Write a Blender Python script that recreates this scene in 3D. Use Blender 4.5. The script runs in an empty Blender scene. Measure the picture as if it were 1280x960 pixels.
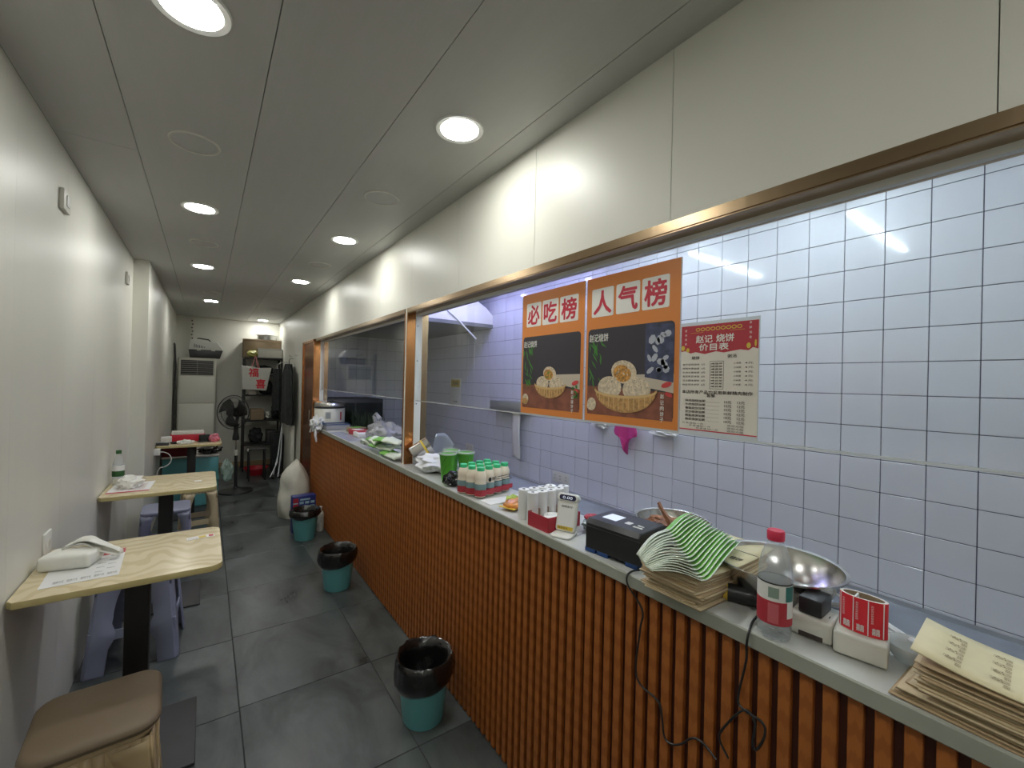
import bpy, bmesh, math, random
from mathutils import Vector, Matrix, noise
random.seed(7)
PI = math.pi
SC = bpy.context.scene
COL = SC.collection

# ------------------------------------------------------------------ camera
yaw, pitch, roll, FPX = .5977, -.0026, .0240, 531.08
fw = Vector((math.sin(yaw)*math.cos(pitch), math.cos(yaw)*math.cos(pitch), -math.sin(pitch)))
rt = Vector((math.cos(yaw), -math.sin(yaw), 0)); up = rt.cross(fw)
R_ = rt*math.cos(roll)+up*math.sin(roll); U_ = -rt*math.sin(roll)+up*math.cos(roll)
cd = bpy.data.cameras.new('camera'); cam = bpy.data.objects.new('camera', cd); COL.objects.link(cam)
cam.matrix_world = Matrix(((R_.x, U_.x, -fw.x, 0), (R_.y, U_.y, -fw.y, 0), (R_.z, U_.z, -fw.z, 1.5), (0, 0, 0, 1)))
cd.sensor_fit = 'HORIZONTAL'; cd.sensor_width = 36; cd.lens = 36*FPX/1280
cd.shift_x = 20.73/1280; cd.shift_y = -4.04/1280; cd.clip_start = .03
SC.camera = cam
# ------------------------------------------------------------------ world and exposure
wd = bpy.data.worlds.new('world'); SC.world = wd; wd.use_nodes = True
wd.node_tree.nodes['Background'].inputs[0].default_value = (.75, .8, .85, 1)
wd.node_tree.nodes['Background'].inputs[1].default_value = .15
SC.view_settings.view_transform = 'Standard'; SC.view_settings.look = 'None'
SC.view_settings.gamma = 1; SC.view_settings.use_curve_mapping = False
SC.view_settings.exposure = 1.42
DOWNLIGHT, TUBE = 38.0, 19.0

# ------------------------------------------------------------------ materials
def mat(name, col, rough=.5, metal=0., noise_amt=0., nscale=8., bump=0., bscale=60., stretch=(1, 1, 1), spec=.5, coat=0., emit=0., alpha=None):
    m = bpy.data.materials.new(name); m.use_nodes = True
    nt = m.node_tree; b = nt.nodes['Principled BSDF']
    b.inputs['Base Color'].default_value = (*col, 1); b.inputs['Roughness'].default_value = rough
    b.inputs['Metallic'].default_value = metal; b.inputs['Specular IOR Level'].default_value = spec
    b.inputs['Coat Weight'].default_value = coat
    if emit:
        b.inputs['Emission Color'].default_value = (*col, 1); b.inputs['Emission Strength'].default_value = emit
    if alpha is not None: b.inputs['Alpha'].default_value = alpha
    if noise_amt or bump:
        tc = nt.nodes.new('ShaderNodeTexCoord'); mp = nt.nodes.new('ShaderNodeMapping'); mp.inputs['Scale'].default_value = stretch
        nt.links.new(tc.outputs['Object'], mp.inputs[0])
    if noise_amt:
        n = nt.nodes.new('ShaderNodeTexNoise'); n.inputs['Scale'].default_value = nscale; n.inputs['Detail'].default_value = 6
        nt.links.new(mp.outputs[0], n.inputs['Vector'])
        r = nt.nodes.new('ShaderNodeValToRGB')
        r.color_ramp.elements[0].position = .3; r.color_ramp.elements[1].position = .7
        r.color_ramp.elements[0].color = (*[max(0, c*(1-noise_amt)) for c in col], 1)
        r.color_ramp.elements[1].color = (*[min(1, c*(1+noise_amt)) for c in col], 1)
        nt.links.new(n.outputs['Fac'], r.inputs[0]); nt.links.new(r.outputs[0], b.inputs['Base Color'])
    if bump:
        n2 = nt.nodes.new('ShaderNodeTexNoise'); n2.inputs['Scale'].default_value = bscale; n2.inputs['Detail'].default_value = 4
        nt.links.new(mp.outputs[0], n2.inputs['Vector'])
        bp = nt.nodes.new('ShaderNodeBump'); bp.inputs['Strength'].default_value = bump; bp.inputs['Distance'].default_value = .01
        nt.links.new(n2.outputs['Fac'], bp.inputs['Height']); nt.links.new(bp.outputs[0], b.inputs['Normal'])
    return m

def clear_mat(name, tint=(1, 1, 1), ior=1.45, rough=0., haze=0., hazecol=(.9, .9, .9)):
    """thin clear film or sheet: see-through with a Fresnel gloss, optional milky part"""
    m = bpy.data.materials.new(name); m.use_nodes = True; nt = m.node_tree; nt.nodes.clear()
    o = nt.nodes.new('ShaderNodeOutputMaterial'); t = nt.nodes.new('ShaderNodeBsdfTransparent'); t.inputs[0].default_value = (*tint, 1)
    g = nt.nodes.new('ShaderNodeBsdfGlossy'); g.inputs['Roughness'].default_value = rough
    f = nt.nodes.new('ShaderNodeFresnel')
    ge = nt.nodes.new('ShaderNodeNewGeometry'); mr = nt.nodes.new('ShaderNodeMapRange')   # same gloss on both sides of the sheet
    mr.inputs['To Min'].default_value = ior; mr.inputs['To Max'].default_value = 1/ior
    nt.links.new(ge.outputs['Backfacing'], mr.inputs['Value']); nt.links.new(mr.outputs[0], f.inputs[0])
    mx = nt.nodes.new('ShaderNodeMixShader'); nt.links.new(f.outputs[0], mx.inputs[0])
    src = t
    if haze:
        d = nt.nodes.new('ShaderNodeBsdfPrincipled'); d.inputs['Base Color'].default_value = (*hazecol, 1); d.inputs['Roughness'].default_value = .35
        hx = nt.nodes.new('ShaderNodeMixShader'); hx.inputs[0].default_value = haze
        nt.links.new(t.outputs[0], hx.inputs[1]); nt.links.new(d.outputs[0], hx.inputs[2]); src = hx
    nt.links.new(src.outputs[0], mx.inputs[1]); nt.links.new(g.outputs[0], mx.inputs[2]); nt.links.new(mx.outputs[0], o.inputs[0])
    return m

def emis(name, col, s):
    m = bpy.data.materials.new(name); m.use_nodes = True; nt = m.node_tree; nt.nodes.clear()
    o = nt.nodes.new('ShaderNodeOutputMaterial'); e = nt.nodes.new('ShaderNodeEmission')
    e.inputs[0].default_value = (*col, 1); e.inputs[1].default_value = s; nt.links.new(e.outputs[0], o.inputs[0]); return m

def wood_mat(name, c1, c2, scale, dist, rough, axis='X', detail=3, stretch=(1, 1, 1)):
    m = mat(name, c1, rough); nt = m.node_tree; b = nt.nodes['Principled BSDF']
    tc = nt.nodes.new('ShaderNodeTexCoord'); mp = nt.nodes.new('ShaderNodeMapping'); mp.inputs['Scale'].default_value = stretch
    w = nt.nodes.new('ShaderNodeTexWave'); w.bands_direction = axis; w.inputs['Scale'].default_value = scale
    w.inputs['Distortion'].default_value = dist; w.inputs['Detail'].default_value = detail; w.inputs['Detail Scale'].default_value = 1.2
    r = nt.nodes.new('ShaderNodeValToRGB'); r.color_ramp.elements[0].color = (*c1, 1); r.color_ramp.elements[1].color = (*c2, 1)
    r.color_ramp.elements[0].position = .25; r.color_ramp.elements[1].position = .6
    nt.links.new(tc.outputs['Object'], mp.inputs[0]); nt.links.new(mp.outputs[0], w.inputs['Vector'])
    nt.links.new(w.outputs['Fac'], r.inputs[0]); nt.links.new(r.outputs[0], b.inputs['Base Color'])
    return m

M = {}
M['wall'] = mat('cream_wall_panel', (.68, .675, .60), .42, noise_amt=.03, nscale=3, bump=.05, bscale=40, stretch=(1, 1, .06))
M['wallgap'] = mat('wall_joint', (.25, .24, .20), .8)
M['ceil'] = mat('ceiling_board', (.49, .49, .465), .5, noise_amt=.02, nscale=30, bump=.04, bscale=160, stretch=(1, .15, 1))
M['ceilgap'] = mat('ceiling_joint', (.12, .12, .11), .9)
M['grout'] = mat('dark_grout', (.10, .10, .15), .8)
M['tile'] = mat('white_glazed_tile', (.67, .68, .73), .12, noise_amt=.03, nscale=1.3, coat=.3)
M['gold'] = mat('bronze_trim', (.36, .26, .16), .26, 1, bump=.03, bscale=50, stretch=(1, 1, .05))
M['copper'] = mat('copper_trim', (.50, .22, .08), .25, 1, bump=.03, bscale=30, stretch=(1, 1, .05))
M['copperdoor'] = mat('copper_door', (.40, .15, .06), .22, .9, noise_amt=.15, nscale=6)
M['whitepl'] = mat('white_plastic', (.72, .72, .68), .4)
M['offwhite'] = mat('aged_white_plastic', (.66, .65, .58), .45, noise_amt=.04, nscale=14)
M['slat'] = wood_mat('brown_slat_laminate', (.31, .094, .017), (.38, .122, .024), 9, 3, .42, 'Z', 4, (9, 9, .6))
M['slatback'] = mat('dark_slat_groove', (.06, .012, .004), .6)
M['stone'] = mat('pale_grey_stone', (.53, .54, .51), .28, noise_amt=.07, nscale=7, coat=.15)
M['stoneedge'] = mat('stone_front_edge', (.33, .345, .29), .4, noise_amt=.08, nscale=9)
M['steel'] = mat('brushed_steel', (.55, .54, .52), .22, 1, bump=.04, bscale=20)
M['steelflat'] = mat('steel_worktop', (.42, .44, .46), .35, .7, noise_amt=.1, nscale=5)
M['tabletop'] = wood_mat('pale_wood_laminate', (.61, .51, .31), (.70, .60, .39), 5.0, 14, .27, 'Y', 1.5, (1.2, .8, 1))
M['tableedge'] = mat('yellow_edge_band', (.50, .42, .19), .4)
M['black'] = mat('black_painted_metal', (.012, .012, .012), .45)
M['blackpl'] = mat('black_plastic', (.018, .019, .020), .35)
M['darkgrey'] = mat('dark_grey_plate', (.045, .043, .045), .5, noise_amt=.1, nscale=10)
M['greycloth'] = mat('dark_cloth', (.02, .024, .024), .9, noise_amt=.4, nscale=12, bump=.5, bscale=20)
M['lilac'] = mat('grey_lilac_plastic', (.27, .29, .40), .35)
M['tan'] = mat('tan_plastic', (.47, .35, .19), .38)
M['tanwood'] = mat('beige_plastic', (.52, .43, .27), .45)
M['brownpad'] = mat('brown_seat_pad', (.17, .125, .075), .5, bump=.05, bscale=80)
M['teal'] = mat('teal_plastic', (.15, .48, .50), .38)
M['liner'] = mat('black_bin_bag', (.007, .007, .007), .18, bump=1., bscale=16, coat=.6)
M['paper'] = mat('white_paper', (.74, .74, .72), .6)
M['tissue'] = mat('white_tissue_pack', (.76, .76, .70), .6, bump=.2, bscale=25)
M['kraft'] = mat('kraft_paper', (.56, .45, .28), .75, noise_amt=.07, nscale=18, bump=.12, bscale=25)
M['kraft2'] = mat('kraft_paper_darker', (.45, .33, .19), .75, noise_amt=.08, nscale=15, bump=.12, bscale=25)
M['krafttop'] = mat('kraft_paper_pale', (.66, .58, .36), .7, noise_amt=.05, nscale=18, bump=.1, bscale=25)
M['red'] = mat('red_plastic', (.50, .016, .035), .35)
M['redpaper'] = mat('red_label_paper', (.68, .025, .04), .4)
M['crimson'] = mat('crimson_print', (.42, .03, .045), .5)
M['orange'] = mat('orange_poster_paper', (.66, .22, .045), .38)
M['white'] = mat('white_print', (.76, .75, .70), .45)
M['cream'] = mat('cream_paper', (.70, .66, .58), .5)
M['ink'] = mat('dark_print', (.05, .035, .03), .6)
M['inkred'] = mat('red_print', (.50, .02, .045), .5)
M['green'] = mat('bright_green', (.10, .42, .03), .45)
M['dgreen'] = mat('dark_green', (.02, .09, .02), .6)
M['greenfilm'] = mat('green_bag_film', (.22, .55, .10), .35)
M['whitefilm'] = mat('white_bag_film', (.66, .72, .60), .35, bump=.15, bscale=30)
M['milkfilm'] = mat('white_carrier_bag_film', (.70, .71, .72), .35, bump=.5, bscale=25)
M['yogurt'] = mat('cream_yogurt', (.78, .68, .55), .3)
M['mint'] = mat('green_cap', (.04, .50, .20), .4)
M['blue'] = mat('blue_plastic', (.01, .05, .18), .4)
M['gold2'] = mat('yellow_plastic', (.62, .45, .05), .4)
M['pink'] = mat('magenta_cloth', (.55, .05, .24), .8)
M['bowlfood'] = mat('brown_food_scraps', (.30, .13, .06), .7, noise_amt=.7, nscale=30)
M['tongs'] = mat('wooden_tongs', (.38, .17, .09), .5)
M['carton'] = mat('brown_carton', (.30, .22, .14), .8, noise_amt=.08, nscale=8)
M['sack'] = mat('pale_woven_sack', (.62, .61, .53), .7, noise_amt=.12, nscale=9, bump=.7, bscale=16)
M['clear'] = clear_mat('clear_plastic', (.97, .98, .98), 1.35, .03)
M['pet'] = clear_mat('bottle_plastic', (.93, .95, .96), 1.7, .05, .2)
M['water'] = clear_mat('water_in_bottle', (.90, .93, .94), 1.2, .02, .03)
M['glass'] = clear_mat('window_glass', (.99, 1, 1), 1.42, 0.)
M['milky'] = clear_mat('translucent_plastic', (.9, .92, .92), 1.4, .1, .5, (.72, .74, .72))
M['greyfilm'] = clear_mat('grey_translucent_film', (.85, .86, .88), 1.45, .12, .5, (.50, .50, .50))
M['lens'] = emis('lamp_diffuser', (1.0, 1.0, .955), DOWNLIGHT)
M['tube'] = emis('tube_lamp_cool', (.80, .93, 1.0), TUBE)
M['tubev'] = emis('tube_lamp_violet', (.50, .50, 1.0), TUBE)
M['lcd'] = mat('pale_display', (.55, .60, .72), .3, emit=.25)
M['navy'] = mat('navy_display', (.02, .02, .06), .15)
M['brownwood'] = mat('printed_wood', (.22, .075, .045), .4, noise_amt=.3, nscale=25)
M['pdark'] = mat('printed_dark_backdrop', (.035, .03, .04), .38)
M['pindigo'] = mat('printed_indigo_cloth', (.045, .055, .11), .4, noise_amt=.5, nscale=40)
M['pflower'] = mat('printed_pale_flowers', (.42, .44, .50), .4)
M['pbasket'] = mat('printed_basket', (.45, .25, .09), .4, noise_amt=.4, nscale=120)
M['pbasket2'] = mat('printed_basket_rim', (.62, .42, .18), .4)
M['pbun'] = mat('printed_bun', (.60, .50, .36), .4, noise_amt=.3, nscale=110)
M['pfill'] = mat('printed_filling', (.50, .24, .05), .4, noise_amt=.6, nscale=160)
M['pleaf'] = mat('printed_leaf', (.05, .22, .03), .4)
M['pred'] = mat('printed_chilli', (.55, .05, .05), .4)
M['pcloth'] = mat('printed_tablecloth', (.52, .45, .36), .4)

# floor: brushed dark cement tiles, glossy and smudged
def floor_mat():
    m = mat('dark_cement_floor_tile', (.07, .08, .075), .3); nt = m.node_tree; b = nt.nodes['Principled BSDF']
    tc = nt.nodes.new('ShaderNodeTexCoord'); mp = nt.nodes.new('ShaderNodeMapping'); mp.inputs['Scale'].default_value = (2.4, 1.3, 1)
    oi = nt.nodes.new('ShaderNodeObjectInfo'); ad = nt.nodes.new('ShaderNodeVectorMath'); ad.operation = 'ADD'
    mu = nt.nodes.new('ShaderNodeVectorMath'); mu.operation = 'SCALE'; mu.inputs['Scale'].default_value = 1
    nt.links.new(tc.outputs['Object'], mp.inputs[0]); nt.links.new(mp.outputs[0], ad.inputs[0])
    cx = nt.nodes.new('ShaderNodeCombineXYZ'); ml = nt.nodes.new('ShaderNodeMath'); ml.operation = 'MULTIPLY'; ml.inputs[1].default_value = 30
    nt.links.new(oi.outputs['Random'], ml.inputs[0]); nt.links.new(ml.outputs[0], cx.inputs[0]); nt.links.new(cx.outputs[0], ad.inputs[1])
    n = nt.nodes.new('ShaderNodeTexNoise'); n.inputs['Scale'].default_value = 1.6; n.inputs['Detail'].default_value = 9; n.inputs['Roughness'].default_value = .62; n.inputs['Distortion'].default_value = .6
    nt.links.new(ad.outputs[0], n.inputs['Vector'])
    r = nt.nodes.new('ShaderNodeValToRGB'); r.color_ramp.elements[0].position = .32; r.color_ramp.elements[1].position = .72
    r.color_ramp.elements[0].color = (.026, .032, .033, 1); r.color_ramp.elements[1].color = (.130, .147, .144, 1)
    nt.links.new(n.outputs['Fac'], r.inputs[0]); nt.links.new(r.outputs[0], b.inputs['Base Color'])
    r2 = nt.nodes.new('ShaderNodeMapRange'); r2.inputs['To Min'].default_value = .20; r2.inputs['To Max'].default_value = .42
    nt.links.new(n.outputs['Fac'], r2.inputs['Value']); nt.links.new(r2.outputs[0], b.inputs['Roughness'])
    bp = nt.nodes.new('ShaderNodeBump'); bp.inputs['Strength'].default_value = .12; bp.inputs['Distance'].default_value = .01
    nt.links.new(n.outputs['Fac'], bp.inputs['Height']); nt.links.new(bp.outputs[0], b.inputs['Normal'])
    return m
M['floor'] = floor_mat()

# ------------------------------------------------------------------ mesh helpers
class MB:
    def __init__(s): s.bm = bmesh.new(); s.mi = 0
    def _paint(s, before):
        for f in s.bm.faces:
            if f.index == -1 or f.index >= before: f.material_index = s.mi
    def face(s, pts, mi=None):
        vs = [s.bm.verts.new(p) for p in pts]
        f = s.bm.faces.new(vs); f.material_index = s.mi if mi is None else mi; return f
    def box(s, x0, x1, y0, y1, z0, z1, bev=0., seg=2, mi=None, T=None):
        t = bmesh.new(); bmesh.ops.create_cube(t, size=1)
        for v in t.verts: v.co = Vector(((x0+x1)/2+v.co.x*(x1-x0), (y0+y1)/2+v.co.y*(y1-y0), (z0+z1)/2+v.co.z*(z1-z0)))
        if bev: bmesh.ops.bevel(t, geom=list(t.edges), offset=bev, segments=seg, affect='EDGES', profile=.5)
        return s.merge(t, mi, T)
    def merge(s, t, mi=None, T=None):
        mp = {}
        for v in t.verts: mp[v] = s.bm.verts.new(T @ v.co if T else v.co)
        for f in t.faces:
            try: nf = s.bm.faces.new([mp[v] for v in f.verts])
            except ValueError: continue
            nf.material_index = (s.mi if mi is None else mi) if mi != -1 else f.material_index
        t.free(); return s
    def lathe(s, prof, c=(0, 0, 0), seg=24, mi=None, T=None, wob=None):
        c = Vector(c); rings = []
        for (r, z) in prof:
            ring = []
            for k in range(seg):
                a = 2*PI*k/seg; rr, zz = (r, z) if wob is None else wob(r, z, a)
                p = c+Vector((rr*math.cos(a), rr*math.sin(a), zz)); ring.append(s.bm.verts.new(T @ p if T else p))
            rings.append(ring)
        m = s.mi if mi is None else mi
        for i in range(len(rings)-1):
            for k in range(seg):
                f = s.bm.faces.new([rings[i][k], rings[i][(k+1) % seg], rings[i+1][(k+1) % seg], rings[i+1][k]]); f.material_index = m
        for ring, (r, z), rev in ((rings[0], prof[0], True), (rings[-1], prof[-1], False)):
            if r > 1e-6 and getattr(s, 'cap', True):
                f = s.bm.faces.new(list(reversed(ring)) if rev else ring); f.material_index = m
        return s
    def cyl(s, p0, p1, r0, r1=None, seg=12, mi=None):
        r1 = r0 if r1 is None else r1; p0 = Vector(p0); p1 = Vector(p1); d = p1-p0; L = d.length
        T = Matrix.Translation(p0) @ d.to_track_quat('Z', 'Y').to_matrix().to_4x4()
        return s.lathe([(r0, 0), (r1, L)], seg=seg, mi=mi, T=T)
    def tube(s, pts, r, seg=6, mi=None, closed=False):
        P = [Vector(p) for p in pts]; rings = []; n = len(P); nrm = None
        for i in range(n):
            a = P[i-1] if (i > 0 or closed) else P[i]; b = P[(i+1) % n] if (i < n-1 or closed) else P[i]
            t = (b-a).normalized()
            if nrm is None: nrm = t.orthogonal().normalized()
            nrm = (nrm-t*nrm.dot(t)); nrm = nrm.normalized() if nrm.length > 1e-6 else t.orthogonal().normalized()
            bn = t.cross(nrm)
            rr = r[i] if isinstance(r, (list, tuple)) else r
            rings.append([s.bm.verts.new(P[i]+(nrm*math.cos(2*PI*k/seg)+bn*math.sin(2*PI*k/seg))*rr) for k in range(seg)])
        m = s.mi if mi is None else mi
        for i in range(n if closed else n-1):
            A, B = rings[i], rings[(i+1) % n]
            for k in range(seg):
                f = s.bm.faces.new([A[k], A[(k+1) % seg], B[(k+1) % seg], B[k]]); f.material_index = m
        if not closed:
            for ring, rev in ((rings[0], True), (rings[-1], False)):
                f = s.bm.faces.new(list(reversed(ring)) if rev else ring); f.material_index = m
        return s
    def prism(s, pts, h, axis='Z', mi=None, T=None, bev=0.):
        """pts: 2D outline in XY extruded h along Z; T places it"""
        t = bmesh.new(); vs = [t.verts.new((x, y, 0)) for x, y in pts]; f = t.faces.new(vs)
        r = bmesh.ops.extrude_face_region(t, geom=[f]); 
        for v in [g for g in r['geom'] if isinstance(g, bmesh.types.BMVert)]: v.co.z += h
        bmesh.ops.recalc_face_normals(t, faces=list(t.faces))
        if bev:
            bmesh.ops.bevel(t, geom=[e for e in t.edges if abs(e.verts[0].co.z-e.verts[1].co.z) < 1e-6], offset=bev, segments=3, affect='EDGES', profile=.5)
        return s.merge(t, mi, T)
    def grid(s, fn, nu, nv, mi=None, mfn=None):
        V = [[s.bm.verts.new(fn(i/nu, j/nv)) for j in range(nv+1)] for i in range(nu+1)]
        for i in range(nu):
            for j in range(nv):
                f = s.bm.faces.new([V[i][j], V[i+1][j], V[i+1][j+1], V[i][j+1]])
                f.material_index = mfn((i+.5)/nu, (j+.5)/nv) if mfn else (s.mi if mi is None else mi)
        return s
    def blob(s, c, rad, amt=.15, freq=6., seg=3, mi=None, seed=0., squash=None):
        t = bmesh.new(); bmesh.ops.create_icosphere(t, subdivisions=seg, radius=1)
        for v in t.verts:
            n = v.co.normalized(); k = 1+amt*noise.noise(n*freq*.5+Vector((seed, seed*1.7, 0)))*2
            p = Vector((n.x*rad[0]*k, n.y*rad[1]*k, n.z*rad[2]*k))
            if squash is not None and p.z < squash: p.z = squash
            v.co = Vector(c)+p
        return s.merge(t, mi)

def rrect(w, h, r, n=4, cx=0, cy=0):
    out = []
    for (sx, sy, a0) in ((1, 1, 0), (-1, 1, PI/2), (-1, -1, PI), (1, -1, 3*PI/2)):
        for k in range(n+1):
            a = a0+PI/2*k/n; out.append((cx+sx*(w/2-r)+r*math.cos(a), cy+sy*(h/2-r)+r*math.sin(a)))
    return out
def ell(cx, cy, a, b, n=20, t0=0, t1=2*PI, rot=0):
    o = []
    for k in range(n):
        t = t0+(t1-t0)*k/(n if t1-t0 >= 2*PI-1e-6 else n-1); x = a*math.cos(t); y = b*math.sin(t)
        o.append((cx+x*math.cos(rot)-y*math.sin(rot), cy+x*math.sin(rot)+y*math.cos(rot)))
    return o

def obj(name, mb, mats, parent=None, loc=None, smooth=35, solid=0., label=None, kind=None, rz=0):
    if isinstance(mb, MB):
        me = bpy.data.meshes.new(name); bmesh.ops.recalc_face_normals(mb.bm, faces=list(mb.bm.faces)) if not getattr(mb, 'keep', False) else None
        mb.bm.to_mesh(me); mb.bm.free()
        for m in (mats if isinstance(mats, (list, tuple)) else [mats]): me.materials.append(M[m] if isinstance(m, str) else m)
        if smooth and len(me.polygons) > 6:
            me.polygons.foreach_set('use_smooth', [True]*len(me.polygons)); me.set_sharp_from_angle(angle=math.radians(smooth))
    else: me = mb
    o = bpy.data.objects.new(name, me); COL.objects.link(o)
    if parent: o.parent = parent
    if loc: o.location = loc
    if rz: o.rotation_euler = (0, 0, rz)
    if solid:
        sm = o.modifiers.new('thickness', 'SOLIDIFY'); sm.thickness = solid; sm.offset = 0
    if label: o['label'] = label
    if kind: o['kind'] = kind
    return o
def tag(o, label, cat, group=None):
    o['label'] = label; o['category'] = cat
    if group: o['group'] = group
    return o
def thing(name, label, cat, loc=(0, 0, 0), rz=0, group=None):
    o = bpy.data.objects.new(name, None); COL.objects.link(o); o.location = loc; o.rotation_euler = (0, 0, rz); o.empty_display_size = .05
    return tag(o, label, cat, group)
def setting(name, mb=None, mats=None, **k):
    if mb is None:
        o = bpy.data.objects.new(name, None); COL.objects.link(o); o['kind'] = 'structure'; return o
    o = obj(name, mb, mats, smooth=0, **k); o['kind'] = 'structure'; return o
def dup(root, loc=None, rz=None, label=None, group=None):
    r = root.copy(); COL.objects.link(r)
    if loc is not None: r.location = loc
    if rz is not None: r.rotation_euler = (0, 0, rz)
    if label: r['label'] = label
    if group: r['group'] = group
    for ch in list(root.children):
        c = ch.copy(); COL.objects.link(c); c.parent = r
        for g in list(ch.children):
            d = g.copy(); COL.objects.link(d); d.parent = c
    return r
_txt = {}
def text_mesh(s, bold=0.):
    """outline mesh of a line of characters, normalised to height 1 and width 1, in the XY plane"""
    key = (s, bold)
    if key in _txt: return _txt[key]
    cu = bpy.data.curves.new('lettering', 'FONT'); cu.body = s; cu.size = 1; cu.offset = bold; cu.resolution_u = 3
    o = bpy.data.objects.new('lettering', cu); COL.objects.link(o)
    dg = bpy.context.evaluated_depsgraph_get(); me = bpy.data.meshes.new_from_object(o.evaluated_get(dg))
    bpy.data.objects.remove(o); bpy.data.curves.remove(cu)
    xs = [v.co.x for v in me.vertices]; ys = [v.co.y for v in me.vertices]
    x0, x1, y0, y1 = min(xs), max(xs), min(ys), max(ys)
    data = ([((v.co.x-x0)/(x1-x0), (v.co.y-y0)/(y1-y0)) for v in me.vertices], [tuple(p.vertices) for p in me.polygons], (x1-x0)/(y1-y0))
    bpy.data.meshes.remove(me); _txt[key] = data; return data
def add_text(mb, s, T, x, y, w, h, mi=0, bold=0.):
    """writes s into the rectangle x..x+w, y..y+h of the plane T"""
    vs, fs, asp = text_mesh(s)
    # heavier strokes: the same letters laid down again with small shifts
    sh = [(0, 0)] if not bold else [(0, 0)]+[(math.cos(PI/4*k)*bold*h, math.sin(PI/4*k)*bold*h) for k in range(8)]
    for n_, (dx, dy) in enumerate(sh):
        bv = [mb.bm.verts.new(T @ Vector((x+a*w+dx, y+b*h+dy, n_*.00004))) for a, b in vs]
        for f in fs:
            try: nf = mb.bm.faces.new([bv[i] for i in f]); nf.material_index = mi
            except ValueError: pass
def flat(mb, pts, T, d=0., mi=0):
    f = mb.bm.faces.new([mb.bm.verts.new(T @ Vector((x, y, d))) for x, y in pts]); f.material_index = mi

# ================================================================== SETTING
CZ = 2.415            # ceiling
XL, XL2, XR = -.50, -.40, 1.03
YB, Y0 = 8.2, -1.6
KX, KZ, KY = 2.40, 2.385, 5.95     # kitchen tile wall, kitchen ceiling, kitchen end
# floor with separate tiles
fl = MB(); fl.box(-.56, 2.5, Y0-.1, YB+.1, -.06, -.004)
floor = setting('floor', fl, mat('floor_joint', (.03, .033, .03), .7))
ft = MB(); ft.box(-.2965, .2965, -.308, .308, -.008, 0, bev=.0015, seg=1); ft_me = None
xs = [-.44, .156+.298-.596, .156+.298, .156+.298+.596]
for i in range(2):
    for j in range(-4, 11):
        cx = (.454, 1.05)[i]; cy = 2.22+.31+.62*j
        if cy+.3 < Y0 or cy-.3 > YB: continue
        if ft_me is None: o = obj('tile', ft, 'floor', floor, smooth=0); ft_me = o.data; o.location = (cx, cy, 0)
        else: obj('tile', ft_me, None, floor, (cx, cy, 0))
ft2 = MB(); ft2.box(-.3275, .3275, -.308, .308, -.008, 0, bev=.0015, seg=1); m2 = None
for j in range(-4, 11):
    cy = 2.22+.31+.62*j-.02
    if cy+.3 < Y0 or cy-.3 > YB: continue
    if m2 is None: o = obj('tile', ft2, 'floor', floor, smooth=0, loc=(-.174, cy, 0)); m2 = o.data
    else: obj('tile', m2, None, floor, (-.174, cy, 0))

# left wall : panels on a backing, stepping in at y 4.45
wl = MB(); wl.box(XL-.12, XL-.012, Y0-.1, 4.45, 0, CZ+.05); wl.box(XL-.12, XL2-.004, 4.45, YB+.1, 0, CZ+.05)
wall_left = setting('wall_left', wl, 'wallgap')
def panels(parent, x0, x1, ys, z0, z1, gap=.0018):
    for a, b in zip(ys[:-1], ys[1:]):
        m = MB(); m.box(x0, x1, a+gap/2, b-gap/2, z0, z1); obj('panel', m, 'wall', parent, smooth=0)
panels(wall_left, XL-.012, XL, [Y0, -1.0, -.42, .16, .74, 1.32, 1.935, 2.515, 3.095, 3.675, 4.255, 4.448], 0, CZ, gap=.0006)
panels(wall_left, XL2-.012, XL2, [4.46, 5.0, 5.58, 6.16, 6.74, 7.32, 7.9, 8.2], 0, CZ)
m = MB(); m.box(XL-.01, XL2+.001, 4.44, 4.462, 0, CZ); obj('corner_panel', m, 'wall', wall_left, smooth=0)
# back wall
wb = MB(); wb.box(XL-.1, XR+.2, YB, YB+.1, 0, CZ+.05); wall_back = setting('wall_back', wb, 'wall')
# front wall behind the photographer
wf = MB(); wf.box(XL-.1, 2.5, Y0-.1, Y0, 0, CZ+.05); setting('wall_front', wf, 'wall')
# right wall : header panels over the openings, far stretch full height
wr = MB(); wr.box(XR+.012, 1.155, Y0, YB, 1.945, CZ+.04)
wall_right = setting('wall_right', wr, 'wallgap')
wr = MB(); wr.box(XR+.012, 1.155, 5.90, YB, 0, 1.945); wall_right_end = setting('wall_right_end', wr, 'wallgap')
wr = MB(); wr.box(XR+.006, 1.155, 2.508, 2.532, .973, 1.945); pier = setting('trim_1', wr, 'wallgap')
panels(wall_right, XR, XR+.012, [Y0, -1.05, -.466, .114, .69, 1.27, 1.86, 2.45, 3.04, 3.62, 4.20, 4.78, 5.36, 5.90, 6.48, 7.06, 7.64, 8.2], 1.945, CZ)
panels(wall_right_end, XR, XR+.012, [5.90, 6.48, 7.06, 7.64, 8.2], 0, 1.945)
m = MB(); m.box(XR, XR+.008, 2.508, 2.532, .973, 1.945); obj('panel', m, 'wall', pier, smooth=0)

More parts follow.
